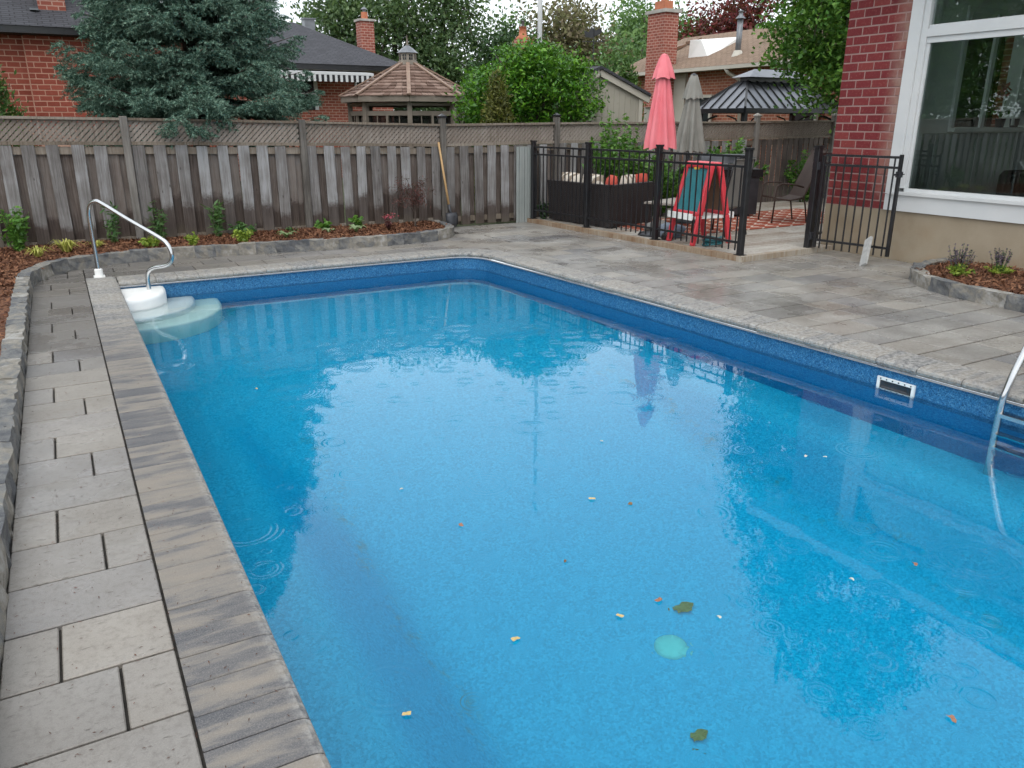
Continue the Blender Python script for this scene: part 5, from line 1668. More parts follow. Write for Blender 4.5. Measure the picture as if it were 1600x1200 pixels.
leafy('low ivy at the railing end beside the grey metal panel', 7.62, 12.35, 0.42, 0.14, LEAF['dark'], 14, 26, 0.05, 0.035, 'plant', 'ivy', None, DZ)

# ------------------------------------------------------------------ blue spruce behind the fence
def spruce():
    t = thing('blue_spruce', 'large blue-green spruce overhanging the left part of the fence', 'tree', (2.17, 14.35, 0))
    H = 7.2
    trunk_mb((0, 0, -0.1), (0, 0, H), 0.16, 0.015, (), 10, 0.02).build('trunk', MAT['bark'], t, True)
    sp, sdir, sL = [], [], []
    br = MB()
    def rope(p, d, L, sag, fork):
        """a needle-covered twig: short shoots in line, forking once"""
        st = 0.075
        m = max(1, int(L / st))
        for j in range(m):
            s = j / m
            q = p + d * L * s + Vector((0, 0, -sag * L * s * s))
            sp.append(q); sL.append(st * 1.5)
            sdir.append((d + Vector((random.gauss(0, .10), random.gauss(0, .10), -2 * sag * s + random.gauss(0, .08)))).normalized())
        if fork and L > 0.16:
            side = d.cross(Vector((0, 0, 1))).normalized()
            for sg in (-1, 1):
                for s in ((0.35, 0.65) if L > 0.3 else (0.5,)):
                    q = p + d * L * s + Vector((0, 0, -sag * L * s * s))
                    rope(q, (d * .8 + side * sg * .6 + Vector((0, 0, random.uniform(-.25, .05)))).normalized(), L * (1 - s) * .85 + .05, sag, False)
            if random.random() < 0.75:
                q = p + d * L * 0.5
                rope(q, (d * .7 + Vector((random.gauss(0, .2), random.gauss(0, .2), -.6))).normalized(), random.uniform(.12, .22), 0.1, False)
    z = 1.66
    while z < H - 0.1:
        f = max(0.0, (z - 1.3) / (H - 1.3))
        Lmax = 1.86 * (1 - f) ** 0.72 + 0.08
        nb = max(8, int(22 * (1 - f * 0.5)))
        a0 = random.uniform(0, 6.28)
        for i in range(nb):
            a = a0 + 6.283 * i / nb + random.uniform(-.2, .2)
            if math.sin(a) > 0.55 and random.random() < 0.5:
                continue
            L = Lmax * random.uniform(0.72, 1.12)
            zz = z + random.uniform(-.12, .10) + 0.05 * L
            droop = random.uniform(0.10, 0.19)
            d = Vector((math.cos(a), math.sin(a), 0)); q = Vector((-d.y, d.x, 0))
            def P(s):
                return Vector((0, 0, zz)) + d * (L * s) + Vector((0, 0, L * (0.25 * f) * s - droop * L * math.sin(s * 2.2) + 0.10 * L * s ** 3))
            br.tube([P(0), P(.3), P(.6), P(1)], [0.026 * (1 - f) + .01, .02 * (1 - f) + .006, .012, .004], 5, False)
            ns = max(4, int(L / 0.13))
            for k in range(1, ns + 1):
                s = k / ns
                base = P(s)
                for sg in (-1, 1):
                    sl = min(0.52, 0.60 * L * (1 - s) + 0.20) * random.uniform(.75, 1.1) * min(1.0, 0.55 + s)
                    dd = (d * 0.85 + q * sg * random.uniform(.6, .95) + Vector((0, 0, random.uniform(-.10, .08)))).normalized()
                    rope(base, dd, sl, 0.25, True)
            rope(P(0.96), (d + Vector((0, 0, .1))).normalized(), 0.22, 0.1, True)
        z += (0.37 + random.uniform(-.05, .05)) * (1 - 0.4 * f)
    br.build('limbs', MAT['bark'], t)
    p = np.array([tuple(v) for v in sp]); d = np.array([tuple(v) for v in sdir]); L = np.array(sL)
    n = len(p)
    K = 14
    fr = np.tile(np.linspace(0.0, 1.0, K), (n, 1)) + rng.uniform(-.05, .05, (n, K))
    ax = unit(rng.normal(size=(n, K, 3)) + np.array([0, 0, 0.2]))
    ax = unit(ax - d[:, None, :] * np.sum(ax * d[:, None, :], -1, keepdims=True))
    nd = unit(ax * 0.8 + d[:, None, :] * 0.7)
    b = p[:, None, :] + d[:, None, :] * (fr * L[:, None])[..., None]
    nl = rng.uniform(0.034, 0.056, (n, K, 1))
    tip = b + nd * nl
    side = unit(np.cross(nd, rng.normal(size=(n, K, 3)))) * 0.008
    tri = np.stack([b - side, b + side, tip], axis=2).reshape(-1, 3)
    link('crown', poly_mesh('crown', tri, 3, LEAF['spruce']), t)
    return n
NSH = spruce()
print('spruce shoots', NSH)

# ------------------------------------------------------------------ shrubs and trees behind the fence
def cone_tree(name, label, loc, h, r, mat, n, L, W, cat='tree', group=None):
    t = thing(name, label, cat, loc, 0, group)
    MB().tube([(0, 0, -0.05), (0, 0, h * 0.7)], [r * 0.12, 0.01], 7).build('trunk', MAT['bark'], t)
    nc = n // 28
    z = rng.random(nc) ** 1.2 * 0.97
    a = rng.uniform(0, 6.283, nc)
    rad = r * (1 - z) ** 0.75 * rng.uniform(0.72, 1.08, nc) * (0.75 + 0.5 * np.minimum(z * 5, 0.5))
    c = np.stack([rad * np.cos(a), rad * np.sin(a), 0.05 * h + z * h * 0.95], 1)
    k = rng.integers(0, nc, n)
    pts = c[k] + rng.normal(size=(n, 3)) * np.array([0.05, 0.05, 0.09]) * (0.7 + r)
    dirs = np.concatenate([c[k][:, :2] / np.maximum(rad[k][:, None], .05), np.full((n, 1), 1.1)], 1)
    link('crown', poly_mesh('crown', leaves(pts, L, W, 0.1, 0.4, dirs), 4, mat), t)
cone_tree('cedar_shrub', 'bushy green cedar behind the fence at the far left edge', (-0.68, 15.5, 0), 2.55, 0.75, LEAF['thuja'], 9000, 0.085, 0.03, 'shrub')
cone_tree('cedar_shrub', 'golden brown narrow cedar in front of the big rounded bush', (7.42, 13.75, 0), 2.5, 0.55, LEAF['gold'], 8000, 0.08, 0.03, 'shrub')
cone_tree('cedar_shrub', 'round-topped green cedar behind the beige shed roof', (12.0, 15.9, 0), 2.95, 0.85, LEAF['thuja'], 8000, 0.1, 0.035, 'shrub')

tree('rounded_bush', 'big rounded bright green bush tree behind the fence in the middle', 'tree', (8.75, 14.75, 0),
     [(0.0, 0.0, 2.35, 1.15, 0.95, 0.80), (-0.75, 0.15, 2.2, 0.75, 0.7, 0.62), (0.72, -0.2, 2.3, 0.72, 0.7, 0.72), (0.1, -0.2, 2.75, 0.75, 0.7, 0.5), (-0.4, 0.1, 2.68, 0.6, 0.6, 0.45)],
     420, 19000, 0.095, 0.045, LEAF['bush'], MAT['bark'], 0.12, 0.11, None, 14, 0.6)
tree('maple_tree', 'tall green maple drooping over the black metal gazebo beside the house', 'tree', (14.5, 11.6, 0),
     [(-0.75, 0.35, 3.5, 0.95, 0.9, 0.6), (-0.25, 0.2, 2.95, 1.0, 1.0, 0.55), (0.4, 0.0, 2.35, 0.9, 0.8, 0.5), (-0.5, 0.2, 2.45, 0.7, 0.7, 0.4), (-1.0, 0.45, 3.0, 0.6, 0.6, 0.4), (0.9, -0.4, 2.1, 0.7, 0.7, 0.5), (-0.6, 0.3, 4.4, 1.15, 1.1, 0.75), (0.2, 0.3, 3.9, 1.5, 1.4, 0.9), (0.3, 0.2, 5.6, 1.9, 1.8, 1.1), (0.3, 0.2, 7.0, 1.7, 1.6, 1.1), (0.2, 0.2, 8.4, 1.2, 1.2, 1.0), (0.1, 0.1, 9.5, 0.7, 0.7, 0.8), (1.5, 0.6, 4.0, 1.3, 1.3, 1.6), (1.0, -1.2, 6.4, 2.4, 2.2, 1.5), (1.0, -1.3, 8.4, 2.1, 2.0, 1.4), (0.95, -1.4, 10.2, 1.6, 1.5, 1.2), (0.9, -1.4, 11.5, 0.8, 0.8, 0.7)],
     1050, 70000, 0.105, 0.065, LEAF['maple'], MAT['bark'], 0.20, 0.16, None, 18, 0.5)

# tall see-through trees far behind
def tall(label, x, y, h, r, n, mat, name='tall_tree', L=0.21, W=0.11, seed=0, ncl=None, sig=0.5, bare=0.06):
    bl = []
    m = 7
    for i in range(m):
        f = bare + (1 - bare) * (i + .5) / m
        rr = r * (0.75 + 0.5 * math.sin(f * 2.6)) * random.uniform(.8, 1.1) * (1 - 0.45 * max(0, f - .6) / .4)
        bl.append((random.uniform(-.35, .35) * r, random.uniform(-.35, .35) * r, f * h, rr, rr, h / m * 0.85))
    return tree(name, label, 'tree', (x, y, 0), bl, ncl or 260, int(n * 2.1), L, W, mat, MAT['bark'], sig, 0.18, 'trees behind the houses', 16, 0.2, h * 0.95, 0.35)
tall('tall dark evergreen tree behind the dark roof left of the brick chimney', 12.6, 39.0, 9.0, 1.7, 6500, LEAF['poplar'])
tall('tall dark evergreen tree directly behind the slim brick chimney', 15.0, 38.2, 9.8, 2.2, 7500, LEAF['poplar'])
tall('tall dark evergreen tree behind the gazebo cupola', 17.1, 37.0, 9.0, 1.8, 7500, LEAF['poplar'])
tall('dark low tree between the gazebo roof and the big rounded bush', 19.0, 34.5, 5.4, 1.8, 5500, LEAF['dark'])
tall('green tree top left of the white flagpole', 20.6, 35.6, 6.2, 1.6, 7000, LEAF['far'])
tall('brownish russet tree behind the white flagpole', 22.4, 33.0, 6.9, 2.3, 11000, LEAF['rust'], 'russet_tree')
tall('green tree above the tan roof end right of the russet tree', 26.6, 34.0, 7.0, 2.0, 7500, LEAF['far'])
tall('low light green tree at the left end of the tan roof', 22.0, 28.2, 4.9, 1.7, 5000, LEAF['far'])
tall('darker green tree left of the right-hand brick chimney', 28.4, 36.4, 7.6, 1.9, 7000, LEAF['maple'])
tall('broad green tree right of the right-hand brick chimney', 30.6, 35.2, 7.2, 2.0, 8500, LEAF['far'])
tall('dark red maple crown behind the tan roof by the vent pipe', 29.4, 30.8, 7.5, 2.1, 8500, LEAF['redmaple'], 'red_maple')
tall('pale green tree top right of the red maple', 36.5, 28.5, 6.8, 1.8, 6000, LEAF['far'])
# trees beyond the fence to the left of the view, mirrored in the picture window
tall('leafy tree beyond the left fence mirrored in the picture window, nearest the spruce', -3.8, 15.6, 7.8, 1.5, 4500, LEAF['maple'], 'mirrored_tree', 0.15, 0.1, 0, 200, 0.35)
tall('leafy tree beyond the left fence mirrored in the picture window, middle one', -6.6, 16.4, 8.6, 1.7, 5000, LEAF['far'], 'mirrored_tree', 0.15, 0.1, 0, 200, 0.35)
tall('leafy tree beyond the left fence mirrored in the picture window, outermost one', -9.8, 16.0, 8.0, 1.8, 5000, LEAF['maple'], 'mirrored_tree', 0.15, 0.1, 0, 200, 0.35)

# ------------------------------------------------------------------ neighbouring houses
# A: red brick house at the far left
ha = thing('neighbour_house', 'orange-red brick house with dark roof behind the spruce at the left', 'house', (0, 19.0, 0))
MB().box(-9.0, 3.2, 0.012, 7.0, 0, 3.32).build('wall', MAT['brickwall_x'], ha)
MB().box(-0.16, 2.3, -0.10, 0.011, 0, 3.32).build('wall_projection', MAT['mortar_o'], ha)
MB().box(2.301, 3.2, -0.10, 0.011, 0, 3.32).build('wall_projection', MAT['brickwall_x'], ha)
MB().box(-1.6, -0.161, 0.0, 0.011, 1.5, 3.32).build('wall_recess', MAT['mortar_o'], ha)
cs, bw = 0.1025, 0.225
bA = cbox('brick', bw - 0.016, 0.05, cs - 0.018, 0.003, MAT['brick_o'])
z = 1.62; r = 0
while z < 3.28:
    x = -0.16 - bw * 0.5 * (r % 2)
    while x < 2.3:
        a, b = max(x, -0.16), x + bw
        if b - a > 0.06:
            me = bA if b - a > bw - .01 else cbox('brick', round(b - a - .016, 3), 0.05, cs - .018, .003, MAT['brick_o'])
            link('brick', me, ha, ((a + b) / 2, -0.079 + random.uniform(-.002, .002), z + cs / 2))
        x += bw
    x = -0.165
    first = True
    while x > -1.1:
        w = bw / 2 if (first and r % 2) else bw
        first = False
        link('brick', bA if w > .2 else cbox('brick', round(w - .016, 3), 0.05, cs - .018, .003, MAT['brick_o']), ha, (x - w / 2, 0.022 + random.uniform(-.002, .002), z + cs / 2))
        x -= w
    z += cs; r += 1
MB().box(-9.4, 3.6, -0.42, -0.33, 3.34, 3.46).build('fascia', MAT['black'], ha)
MB().box(-9.4, 3.6, -0.33, 7.4, 3.33, 3.36).build('soffit', simple('dark_soffit', (0.03, 0.025, 0.022)), ha)
rfA = MB().add([(-9.5, -0.46, 3.465), (3.7, -0.46, 3.465), (3.7, 7.5, 3.465), (-9.5, 7.5, 3.465), (-5.6, 3.5, 5.5), (-0.1, 3.5, 5.5)], [(0, 1, 5, 4), (1, 2, 5), (2, 3, 4, 5), (3, 0, 4), (3, 2, 1, 0)]).build('roof', MAT['roof_dark'], ha)
MB().box(0.20, 0.68, 0.25, 0.85, 3.3, 5.3).build('chimney', MAT['brickstack'], ha)
MB().box(0.05, 0.2, 0.1, 0.25, 3.80, 3.84).build('flashing', MAT['galv'], ha)

# B: brick house with striped awning
hb = thing('awning_house', 'brick house with dark hipped roof and a striped awning behind the gazebo', 'house', (0, 26.0, 0))
MB().box(1.5, 10.1, 0, 6.5, 0, 3.25).build('wall', MAT['brickwall_x'], hb)
MB().box(1.0, 10.45, -0.52, -0.42, 3.27, 3.42).build('fascia', MAT['black'], hb)
MB().box(1.0, 10.45, -0.42, 7.0, 3.26, 3.28).build('soffit', MAT['cream'], hb)
rb = MB().add([(0.9, -0.56, 3.425), (10.55, -0.56, 3.425), (10.55, 7.2, 3.425), (0.9, 7.2, 3.425), (4.0, 3.6, 5.0), (8.0, 3.6, 5.0)], [(0, 1, 5, 4), (1, 2, 5), (2, 3, 4, 5), (3, 0, 4), (3, 2, 1, 0)]).build('roof', MAT['roof_dark'], hb)
for (x, y, z) in ((7.0, 2.2, 4.42), (6.2, 1.6, 4.18)):
    MB().lathe([(0.05, -0.1), (0.05, 0.16), (0.0, 0.17)], 8, (x, y, z)).build('roof_vent', MAT['white'], hb)
ck = link('chimney', None, hb, (10.05, 2.2, 0))
MB().box(-0.24, 0.24, -0.24, 0.24, 2.5, 5.0).build('stack', MAT['brickstack'], ck)
MB().box(-0.29, 0.29, -0.29, 0.29, 5.0, 5.07).build('cap', MAT['stone_cap'], ck)
MB().lathe([(0.12, 5.07), (0.11, 5.3), (0.09, 5.3)], 12).build('flue', MAT['terracotta'], ck)
MB().lathe([(0.13, 5.38), (0.0, 5.48)], 12).lathe([(0.05, 5.3), (0.05, 5.4)], 8).build('rain_cap', MAT['galv'], ck)
for (x0, x1, z0, z1, nm) in ((6.92, 7.52, 2.1, 3.06, 'window'), (8.85, 9.25, 2.3, 3.06, 'window')):
    w = MB().box(x0, x1, -0.03, 0.0, z0, z1).build(nm, MAT['dark_glass'], hb)
    MB().box(x0 - 0.06, x0 + 0.02, -0.06, -0.031, z0, z1).build('frame', MAT['white'], w)
    MB().box(x1 - 0.05, x1 + 0.06, -0.06, -0.031, z0, z1).build('frame', MAT['white'], w)
    MB().box(x0 + 0.02, x1 - 0.05, -0.05, -0.031, (z0 + z1) / 2 - 0.02, (z0 + z1) / 2 + 0.02).build('frame', MAT['white'], w)
aw = thing('awning', 'black and white striped awning valance over the brick wall windows', 'awning', (0, 25.0, 0))
MB().box(6.1, 9.1, -0.04, 0.04, 3.10, 3.17).build('front_bar', MAT['white'], aw)
MB().add([(6.1, 0.0, 3.175), (9.1, 0.0, 3.175), (9.1, 0.98, 3.26), (6.1, 0.98, 3.26), (6.1, 0.0, 3.165), (9.1, 0.0, 3.165), (9.1, 0.98, 3.25), (6.1, 0.98, 3.25)], [(0, 1, 2, 3), (7, 6, 5, 4), (0, 4, 5, 1)]).build('canvas', MAT['white'], aw)
blk = simple('black_canvas', (0.012, 0.012, 0.014), (0.02, 0.02, 0.022), 0.8)
n = 36
mw = cbox('valance_tab', 3.0 / n - 0.002, 0.012, 0.19, 0.002, MAT['white'])
mk_ = cbox('valance_tab', 3.0 / n - 0.002, 0.012, 0.19, 0.002, blk)
for i in range(n):
    link('valance_tab', mw if i % 2 else mk_, aw, (6.1 + 3.0 * (i + .5) / n, -0.048, 3.005 - (0.01 if i % 2 else 0.0)))
wb = thing('white_flue_box', 'pale metal flue box on the roof ridge beside the spruce', 'flue', (9.35, 32.6, 0))
MB().box(-0.2, 0.2, -0.2, 0.2, 3.0, 5.45).box(-0.24, 0.24, -0.24, 0.24, 5.45, 5.5).build('box', MAT['galv'], wb)

# gazebo with shake roof and cupola
gz = thing('wooden_gazebo', 'octagonal wooden gazebo with cedar shake roof and small cupola', 'gazebo', (7.66, 18.65, 0))
view = math.atan2(-18.65, -7.66)
RG = 1.60
va = [view + math.pi / 4 * k for k in range(8)]
V = [Vector((RG * math.cos(a), RG * math.sin(a), 0)) for a in va]
ri = 0.21 / RG
ZE, ZT = 2.30, 3.03
for k in range(8):
    a, b = V[k], V[(k + 1) % 8]
    # shakes in stepped courses; the facing facets carry them as single boards
    NC = 10
    mbs = MB()
    for j in range(NC):
        f0, f1 = j / NC, (j + 1) / NC
        s0 = 1.03 - (1.03 - ri) * f0; s1 = 1.03 - (1.03 - ri) * f1 - 0.012
        z0 = ZE + (ZT - ZE) * f0 + 0.02; z1 = ZE + (ZT - ZE) * f1
        m = max(1, int((b - a).length * s0 / 0.15))
        for i in range(m):
            u0, u1 = i / m + 0.004, (i + 1) / m - 0.004
            jit = random.uniform(-.012, .012)
            q = [a.lerp(b, u0) * (s0 + jit), a.lerp(b, u1) * (s0 + jit), a.lerp(b, u1) * s1, a.lerp(b, u0) * s1]
            zz = [z0, z0, z1, z1]
            top = [Vector((p.x, p.y, z)) for p, z in zip(q, zz)]
            bot = [p - Vector((0, 0, 0.022)) for p in top]
            mbs.add(top + bot, [(0, 1, 2, 3), (4, 5, 1, 0), (5, 6, 2, 1), (7, 4, 0, 3), (7, 6, 5, 4)])
    stuff(mbs.build('roof_shingles', MAT['shake'], gz))
    MB().bar(Vector((a.x * 1.04, a.y * 1.04, ZE + 0.025)), Vector((a.x * ri, a.y * ri, ZT + 0.03)), 0.085, 0.03).build('hip_board', simple('hip_cedar', (0.22, 0.14, 0.10), (0.28, 0.19, 0.14)) if k == 0 else bpy.data.materials['hip_cedar'], gz)
    MB().bar(Vector((a.x, a.y, ZE - 0.06)), Vector((b.x, b.y, ZE - 0.06)), 0.04, 0.13).build('fascia', MAT['gz_wood'], gz)
    pa, pb = a * 0.88, b * 0.88
    link('post', cbox('post', 0.11, 0.11, 2.18, 0.006, MAT['gz_wood']), gz, (pa.x, pa.y, 1.09), (0, 0, va[k]))
    for z, h in ((2.12, 0.06), (1.93, 0.10), (1.0, 0.10)):
        MB().bar(Vector((pa.x, pa.y, z)), Vector((pb.x, pb.y, z)), 0.05, h).build('rail', MAT['gz_wood'], gz)
    for f in (0.5,):
        p = pa.lerp(pb, f)
        MB().bar(Vector((p.x, p.y, 0.0)), Vector((p.x, p.y, 1.90)), 0.09, 0.05, (a - b).normalized()).build('mullion', MAT['gz_wood'], gz)
    for f in (0.26, 0.76):
        p = pa.lerp(pb, f)
        MB().bar(Vector((p.x, p.y, 1.04)), Vector((p.x, p.y, 1.89)), 0.02, 0.02).build('muntin', MAT['gz_wood'], gz)
    MB().add([(pa.x * .99, pa.y * .99, 1.05), (pb.x * .99, pb.y * .99, 1.05), (pb.x * .99, pb.y * .99, 1.88), (pa.x * .99, pa.y * .99, 1.88)], [(0, 1, 2, 3)]).build('screen_pane', MAT['screen'], gz)
    MB().add([(pa.x, pa.y, 0.0), (pb.x, pb.y, 0.0), (pb.x, pb.y, 0.95), (pa.x, pa.y, 0.95)], [(0, 1, 2, 3)]).build('lower_panel', MAT['gz_wood'], gz)
MB().lathe([(0.0, 2.20), (1.5, 2.20)], 8).build('ceiling', MAT['dark_metal'], gz)
cu = link('cupola', None, gz)
off = view
MB().lathe([(0.235, 3.02), (0.235, 3.10), (0.205, 3.10), (0.205, 3.27), (0.22, 3.27)], 8, (0, 0, 0), off, off + 2 * math.pi).build('body', simple('weathered_cupola', (0.24, 0.21, 0.175), (0.30, 0.265, 0.225)), cu)
for k in range(8):
    a = off + math.pi / 4 * (k + .5)
    o = MB().box(0.188, 0.193, -0.045, 0.045, 3.125, 3.245).build('window', MAT['dark_glass'], cu)
    o.rotation_euler = (0, 0, a)
    o2 = MB().box(0.1935, 0.198, -0.006, 0.006, 3.125, 3.245).box(0.1935, 0.197, -0.045, 0.045, 3.18, 3.19).build('muntin', MAT['gz_wood'], cu)
    o2.rotation_euler = (0, 0, a)
MB().lathe([(0.255, 3.28), (0.15, 3.37), (0.06, 3.43), (0.03, 3.45)], 8, (0, 0, 0), off, off + 2 * math.pi).build('cupola_roof', MAT['galv'], cu)
MB().lathe([(0.03, 3.44), (0.035, 3.47), (0.015, 3.49), (0.025, 3.53), (0.012, 3.60), (0.0, 3.70)], 8).build('finial', MAT['gz_wood'], cu, True)

for i, (x, y, h, lab) in enumerate(((11.2, 27.5, 2.5, 'left'), (12.6, 26.0, 2.7, 'middle'), (14.0, 24.5, 2.6, 'right'))):
    cone_tree('evergreen_hedge_shrub', 'dark evergreen shrub seen through the gazebo screens, ' + lab + ' one', (x, y, 0), h, 1.2, LEAF['dark'], 5000, 0.16, 0.07, 'shrub', 'dark shrubs behind the gazebo')

# flagpole, chimney pot, weather vane
fp = thing('flagpole', 'tall white flagpole rising behind the rounded bush', 'flagpole', (10.45, 17.25, 0))
MB().tube([(0, 0, 0), (0, 0, 8.3)], [0.06, 0.048], 12).build('pole', MAT['white'], fp, True)
MB().lathe([(0.0, 8.42), (0.05, 8.39), (0.06, 8.35), (0.04, 8.30), (0.0, 8.3)], 12).build('ball', MAT['white'], fp, True)
cp = thing('chimney', 'terracotta chimney top peeking over the rounded bush', 'chimney', (12.1, 20.9, 0))
MB().box(-0.22, 0.22, -0.22, 0.22, 0.0, 3.95).build('stack', MAT['brickstack'], cp)
MB().lathe([(0.20, 3.95), (0.20, 4.0), (0.11, 4.06), (0.10, 4.26), (0.13, 4.28), (0.0, 4.28)], 14).build('pot', MAT['terracotta'], cp, True)
MB().lathe([(0.04, 4.28), (0.04, 4.42), (0.06, 4.43), (0.0, 4.46)], 10).build('flue_cap', MAT['galv'], cp, True)
wv = thing('weather_vane', 'black ornamental weather vane above the left end of the tan roof', 'weather vane', (12.9, 18.55, 0))
MB().tube([(0, 0, 0), (0, 0, 4.1)], 0.016, 6).build('pole', MAT['black'], wv)
MB().bar((-0.26, 0.13, 3.75), (0.26, -0.13, 3.75), 0.015, 0.02).bar((-0.12, -0.24, 3.68), (0.12, 0.24, 3.68), 0.015, 0.02).build('arms', MAT['black'], wv)
MB().add([(-.2, .1, 3.86), (-.05, .02, 3.84), (.08, -.04, 3.9), (.2, -.1, 3.98), (.16, -.08, 4.08), (.04, -.02, 4.02), (-.05, .03, 4.1), (-.12, .06, 3.98), (-.24, .12, 4.02)], [(0, 1, 2, 3, 4, 5, 6, 7, 8)]).build('rooster', MAT['black'], wv).modifiers.new('thick', 'SOLIDIFY').thickness = 0.012

# beige shed
shd = thing('garden_shed', 'beige board siding shed with dark roof edge behind the fence', 'shed', (10.15, 14.6, 0))
MB().add([(-1.0, 0, 0), (1.32, 0, 0), (1.32, 0, 2.28), (0.15, 0, 2.74), (-1.0, 0, 2.28), (-1.0, 2.2, 0), (1.32, 2.2, 0), (1.32, 2.2, 2.28), (0.15, 2.2, 2.74), (-1.0, 2.2, 2.28)],
         [(0, 1, 2, 3, 4), (9, 8, 7, 6, 5), (1, 6, 7, 2), (5, 0, 4, 9)]).build('wall', MAT['beige'], shd)
for i in range(15):
    x = -0.92 + i * 0.15
    zt = 2.74 - abs(x - 0.15) * 0.393 - 0.12
    MB().box(x - 0.008, x + 0.008, -0.010, -0.001, 0, zt).build('batten', MAT['beige'], shd)
MB().box(1.24, 1.34, -0.03, -0.0105, 0, 2.22).build('corner_trim', MAT['cream'], shd)
for sx, x1 in ((1, 1.50), (-1, -1.2)):
    zz = 2.80 - abs(x1 - 0.15) * 0.393
    MB().bar((0.15, -0.05, 2.73), (x1, -0.05, zz - 0.07), 0.05, 0.13).build('barge_board', MAT['cream'], shd)
    rfm = MB()
    rfm.add([(0.15, -0.12, 2.86), (x1, -0.12, zz + 0.06), (x1, 2.3, zz + 0.06), (0.15, 2.3, 2.86), (0.15, -0.12, 2.80), (x1, -0.12, zz), (x1, 2.3, zz), (0.15, 2.3, 2.80)], [(0, 1, 2, 3), (7, 6, 5, 4), (0, 4, 5, 1), (1, 5, 6, 2)])
    rfm.build('roof', MAT['roof_dark'], shd)

# C: brick house with tan roof on the right
hc = thing('tan_roof_house', 'orange brick house with long tan shingle roof behind the parasols', 'house', (18.0, 0, 0))
MB().box(0, 6, 13.2, 23.2, 0, 3.22).build('wall', MAT['brickwall_y'], hc)
MB().box(-0.10, -0.001, 20.6, 22.6, 0, 3.2).build('wall_siding', MAT['cream'], hc)
MB().box(-0.62, -0.52, 12.6, 23.8, 3.20, 3.30).build('gutter', MAT['cream'], hc)
MB().box(-0.52, 6.4, 12.7, 23.7, 3.22, 3.25).build('soffit', MAT['beige'], hc)
MB().add([(-0.60, 12.5, 3.305), (-0.60, 23.9, 3.305), (6.6, 23.9, 3.305), (6.6, 12.5, 3.305), (2.6, 14.5, 4.62), (2.6, 23.9, 4.62)], [(1, 0, 4, 5), (0, 3, 4), (3, 2, 5, 4), (2, 1, 5), (0, 1, 2, 3)]).build('roof', MAT['roof_tan'], hc)
ck = link('chimney', None, hc, (-0.35, 21.55, 0))
MB().box(-0.28, 0.28, -0.42, 0.42, 2.2, 5.0).build('stack', MAT['brickstack'], ck)
MB().box(-0.34, 0.34, -0.5, 0.5, 5.0, 5.10).build('cap', MAT['stone_cap'], ck)
MB().box(-0.17, 0.17, -0.24, 0.24, 5.10, 5.36).box(-0.06, 0.06, -0.08, 0.08, 5.36, 5.42).build('flue', MAT['terracotta'], ck)
MB().add([(0.35, 21.05, 3.62), (0.35, 20.1, 3.62), (1.55, 20.1, 4.10), (1.55, 21.05, 4.10), (0.35, 21.0, 4.22), (0.45, 20.6, 4.20), (1.55, 20.1, 4.30), (1.55, 21.0, 4.30)], [(0, 1, 5, 4), (1, 2, 6, 5), (4, 5, 6, 7), (0, 4, 7, 3)]).build('skylight_hood', MAT['plastic_white'], hc)
MB().tube([(0.25, 18.75, 3.45), (0.25, 18.75, 4.62)], 0.085, 12).lathe([(0.15, 4.62), (0.06, 4.72), (0.06, 4.80), (0.09, 4.82), (0.0, 4.86)], 12, (0.25, 18.75, 0)).build('vent_pipe', MAT['galv'], hc, True)
MB().lathe([(0.22, 3.50), (0.12, 3.74), (0.09, 3.76)], 12, (0.25, 18.75, 0)).build('vent_flashing', MAT['cream'], hc, True)
for (x, y) in ((1.4, 25.0 - 2.2), (1.9, 22.6), (1.9, 18.6)):
    z = 3.31 + (x + 0.6) * 0.411
    MB().add([(x - .2, y - .18, z - .06), (x - .2, y + .18, z - .06), (x + .2, y + .18, z + .1), (x + .2, y - .18, z + .1), (x - .2, y - .18, z + .04), (x - .2, y + .18, z + .04), (x + .2, y + .18, z + .16), (x + .2, y - .18, z + .16)], [(4, 5, 6, 7), (0, 4, 7, 3), (1, 2, 6, 5), (0, 1, 5, 4)]).build('roof_vent', MAT['tan_panel'], hc)
MB().tube([(-0.57, 18.35, 3.22), (-0.5, 18.3, 3.10), (-0.2, 18.2, 2.95), (-0.06, 18.15, 2.80), (-0.06, 18.15, 0.0)], 0.055, 8).build('downspout', MAT['cream'], hc, True)
for (y0, y1, z0, z1) in ((19.35, 19.95, 1.2, 2.45), (22.0, 22.45, 2.2, 2.95), (15.3, 16.0, 1.2, 2.35)):
    w = MB().box(-0.16, -0.101, y0, y1, z0, z1).build('window', MAT['dark_glass'], hc)
    for (a, b, c, d) in ((y0 - .08, y0, z0, z1), (y1, y1 + .08, z0, z1), (y0 - .08, y1 + .08, z1, z1 + .08)):
        MB().box(-0.18, -0.102, a, b, c, d).build('frame', MAT['cream'], w)

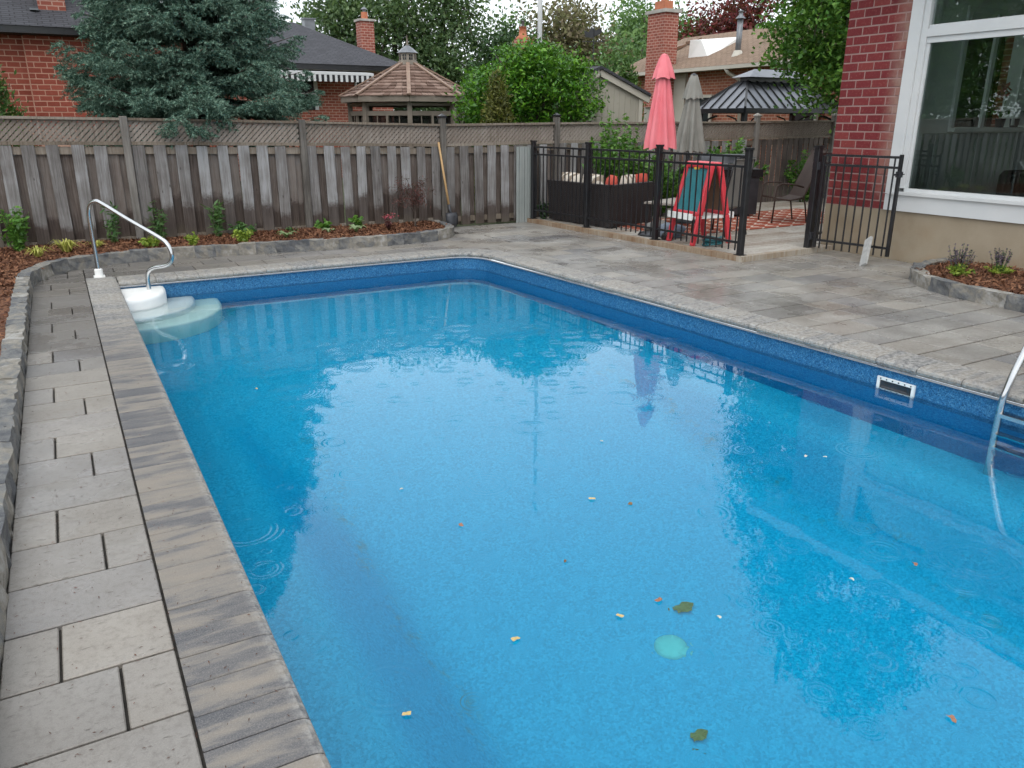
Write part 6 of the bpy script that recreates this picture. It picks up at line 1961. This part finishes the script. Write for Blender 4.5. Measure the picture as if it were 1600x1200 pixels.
# black metal gazebo
mg = thing('metal_gazebo', 'black metal gazebo with standing-seam roof half hidden by the maple', 'gazebo', (13.75, 13.75, 0))
GX, GY = 3.4, 1.7
c1 = [(0, 0), (GX, 0), (GX, GY), (0, GY)]
ZE2, ZT2 = 2.04, 2.64
c2 = [(0.72, 0.72), (GX - 0.72, 0.72), (GX - 0.72, GY - 0.72), (0.72, GY - 0.72)]
for k in range(4):
    a, b = c1[k], c1[(k + 1) % 4]; c, d = c2[(k + 1) % 4], c2[k]
    MB().add([(a[0], a[1], ZE2), (b[0], b[1], ZE2), (c[0], c[1], ZT2), (d[0], d[1], ZT2)], [(0, 1, 2, 3)]).build('roof_panel', MAT['metal_roof'], mg)
    MB().bar((a[0], a[1], ZE2 - 0.05), (b[0], b[1], ZE2 - 0.05), 0.07, 0.10).build('beam', MAT['black'], mg)
    MB().bar((a[0], a[1], ZE2 + .02), (d[0], d[1], ZT2 + .02), 0.05, 0.04).build('hip_cap', MAT['black'], mg)
    L = math.hypot(b[0] - a[0], b[1] - a[1]); n = int(L / 0.25)
    for i in range(1, n):
        f = i / n
        p = Vector((a[0] + (b[0] - a[0]) * f, a[1] + (b[1] - a[1]) * f, ZE2 + .012))
        inw = Vector((-(b[1] - a[1]) / L, (b[0] - a[0]) / L, 0))
        run = min(0.72, f * L, (1 - f) * L)
        q = p + inw * run + Vector((0, 0, run / 0.72 * (ZT2 - ZE2)))
        MB().bar(p, q, 0.022, 0.03).build('seam', MAT['black'], mg)
MB().box(0.73, GX - .73, 0.73, GY - .73, ZT2, ZT2 + 0.10).build('vent_curb', MAT['black'], mg)
MB().add([(0.62, 0.55, 2.74), (GX - .62, 0.55, 2.74), (GX - .62, GY - .55, 2.74), (0.62, GY - .55, 2.74), (1.05, GY / 2, 2.93), (GX - 1.05, GY / 2, 2.93)], [(0, 1, 5, 4), (1, 2, 5), (2, 3, 4, 5), (3, 0, 4), (3, 2, 1, 0)]).build('upper_roof', MAT['metal_roof'], mg)
for (x, y) in ((0.12, 0.12), (GX - .12, 0.12), (GX - .12, GY - .12), (0.12, GY - .12)):
    MB().box(x - .05, x + .05, y - .05, y + .05, 0, ZE2 - .1).build('post', MAT['black'], mg)
    for dx, dy in ((1 if x < 1 else -1, 0), (0, 1 if y < 1 else -1)):
        MB().tube([Vector((x, y, 1.45)) + Vector((dx, dy, 0)) * s + Vector((0, 0, h)) for s, h in ((0.05, 0), (0.12, .2), (0.28, .36), (0.55, .43))], 0.018, 6).build('brace', MAT['black'], mg)
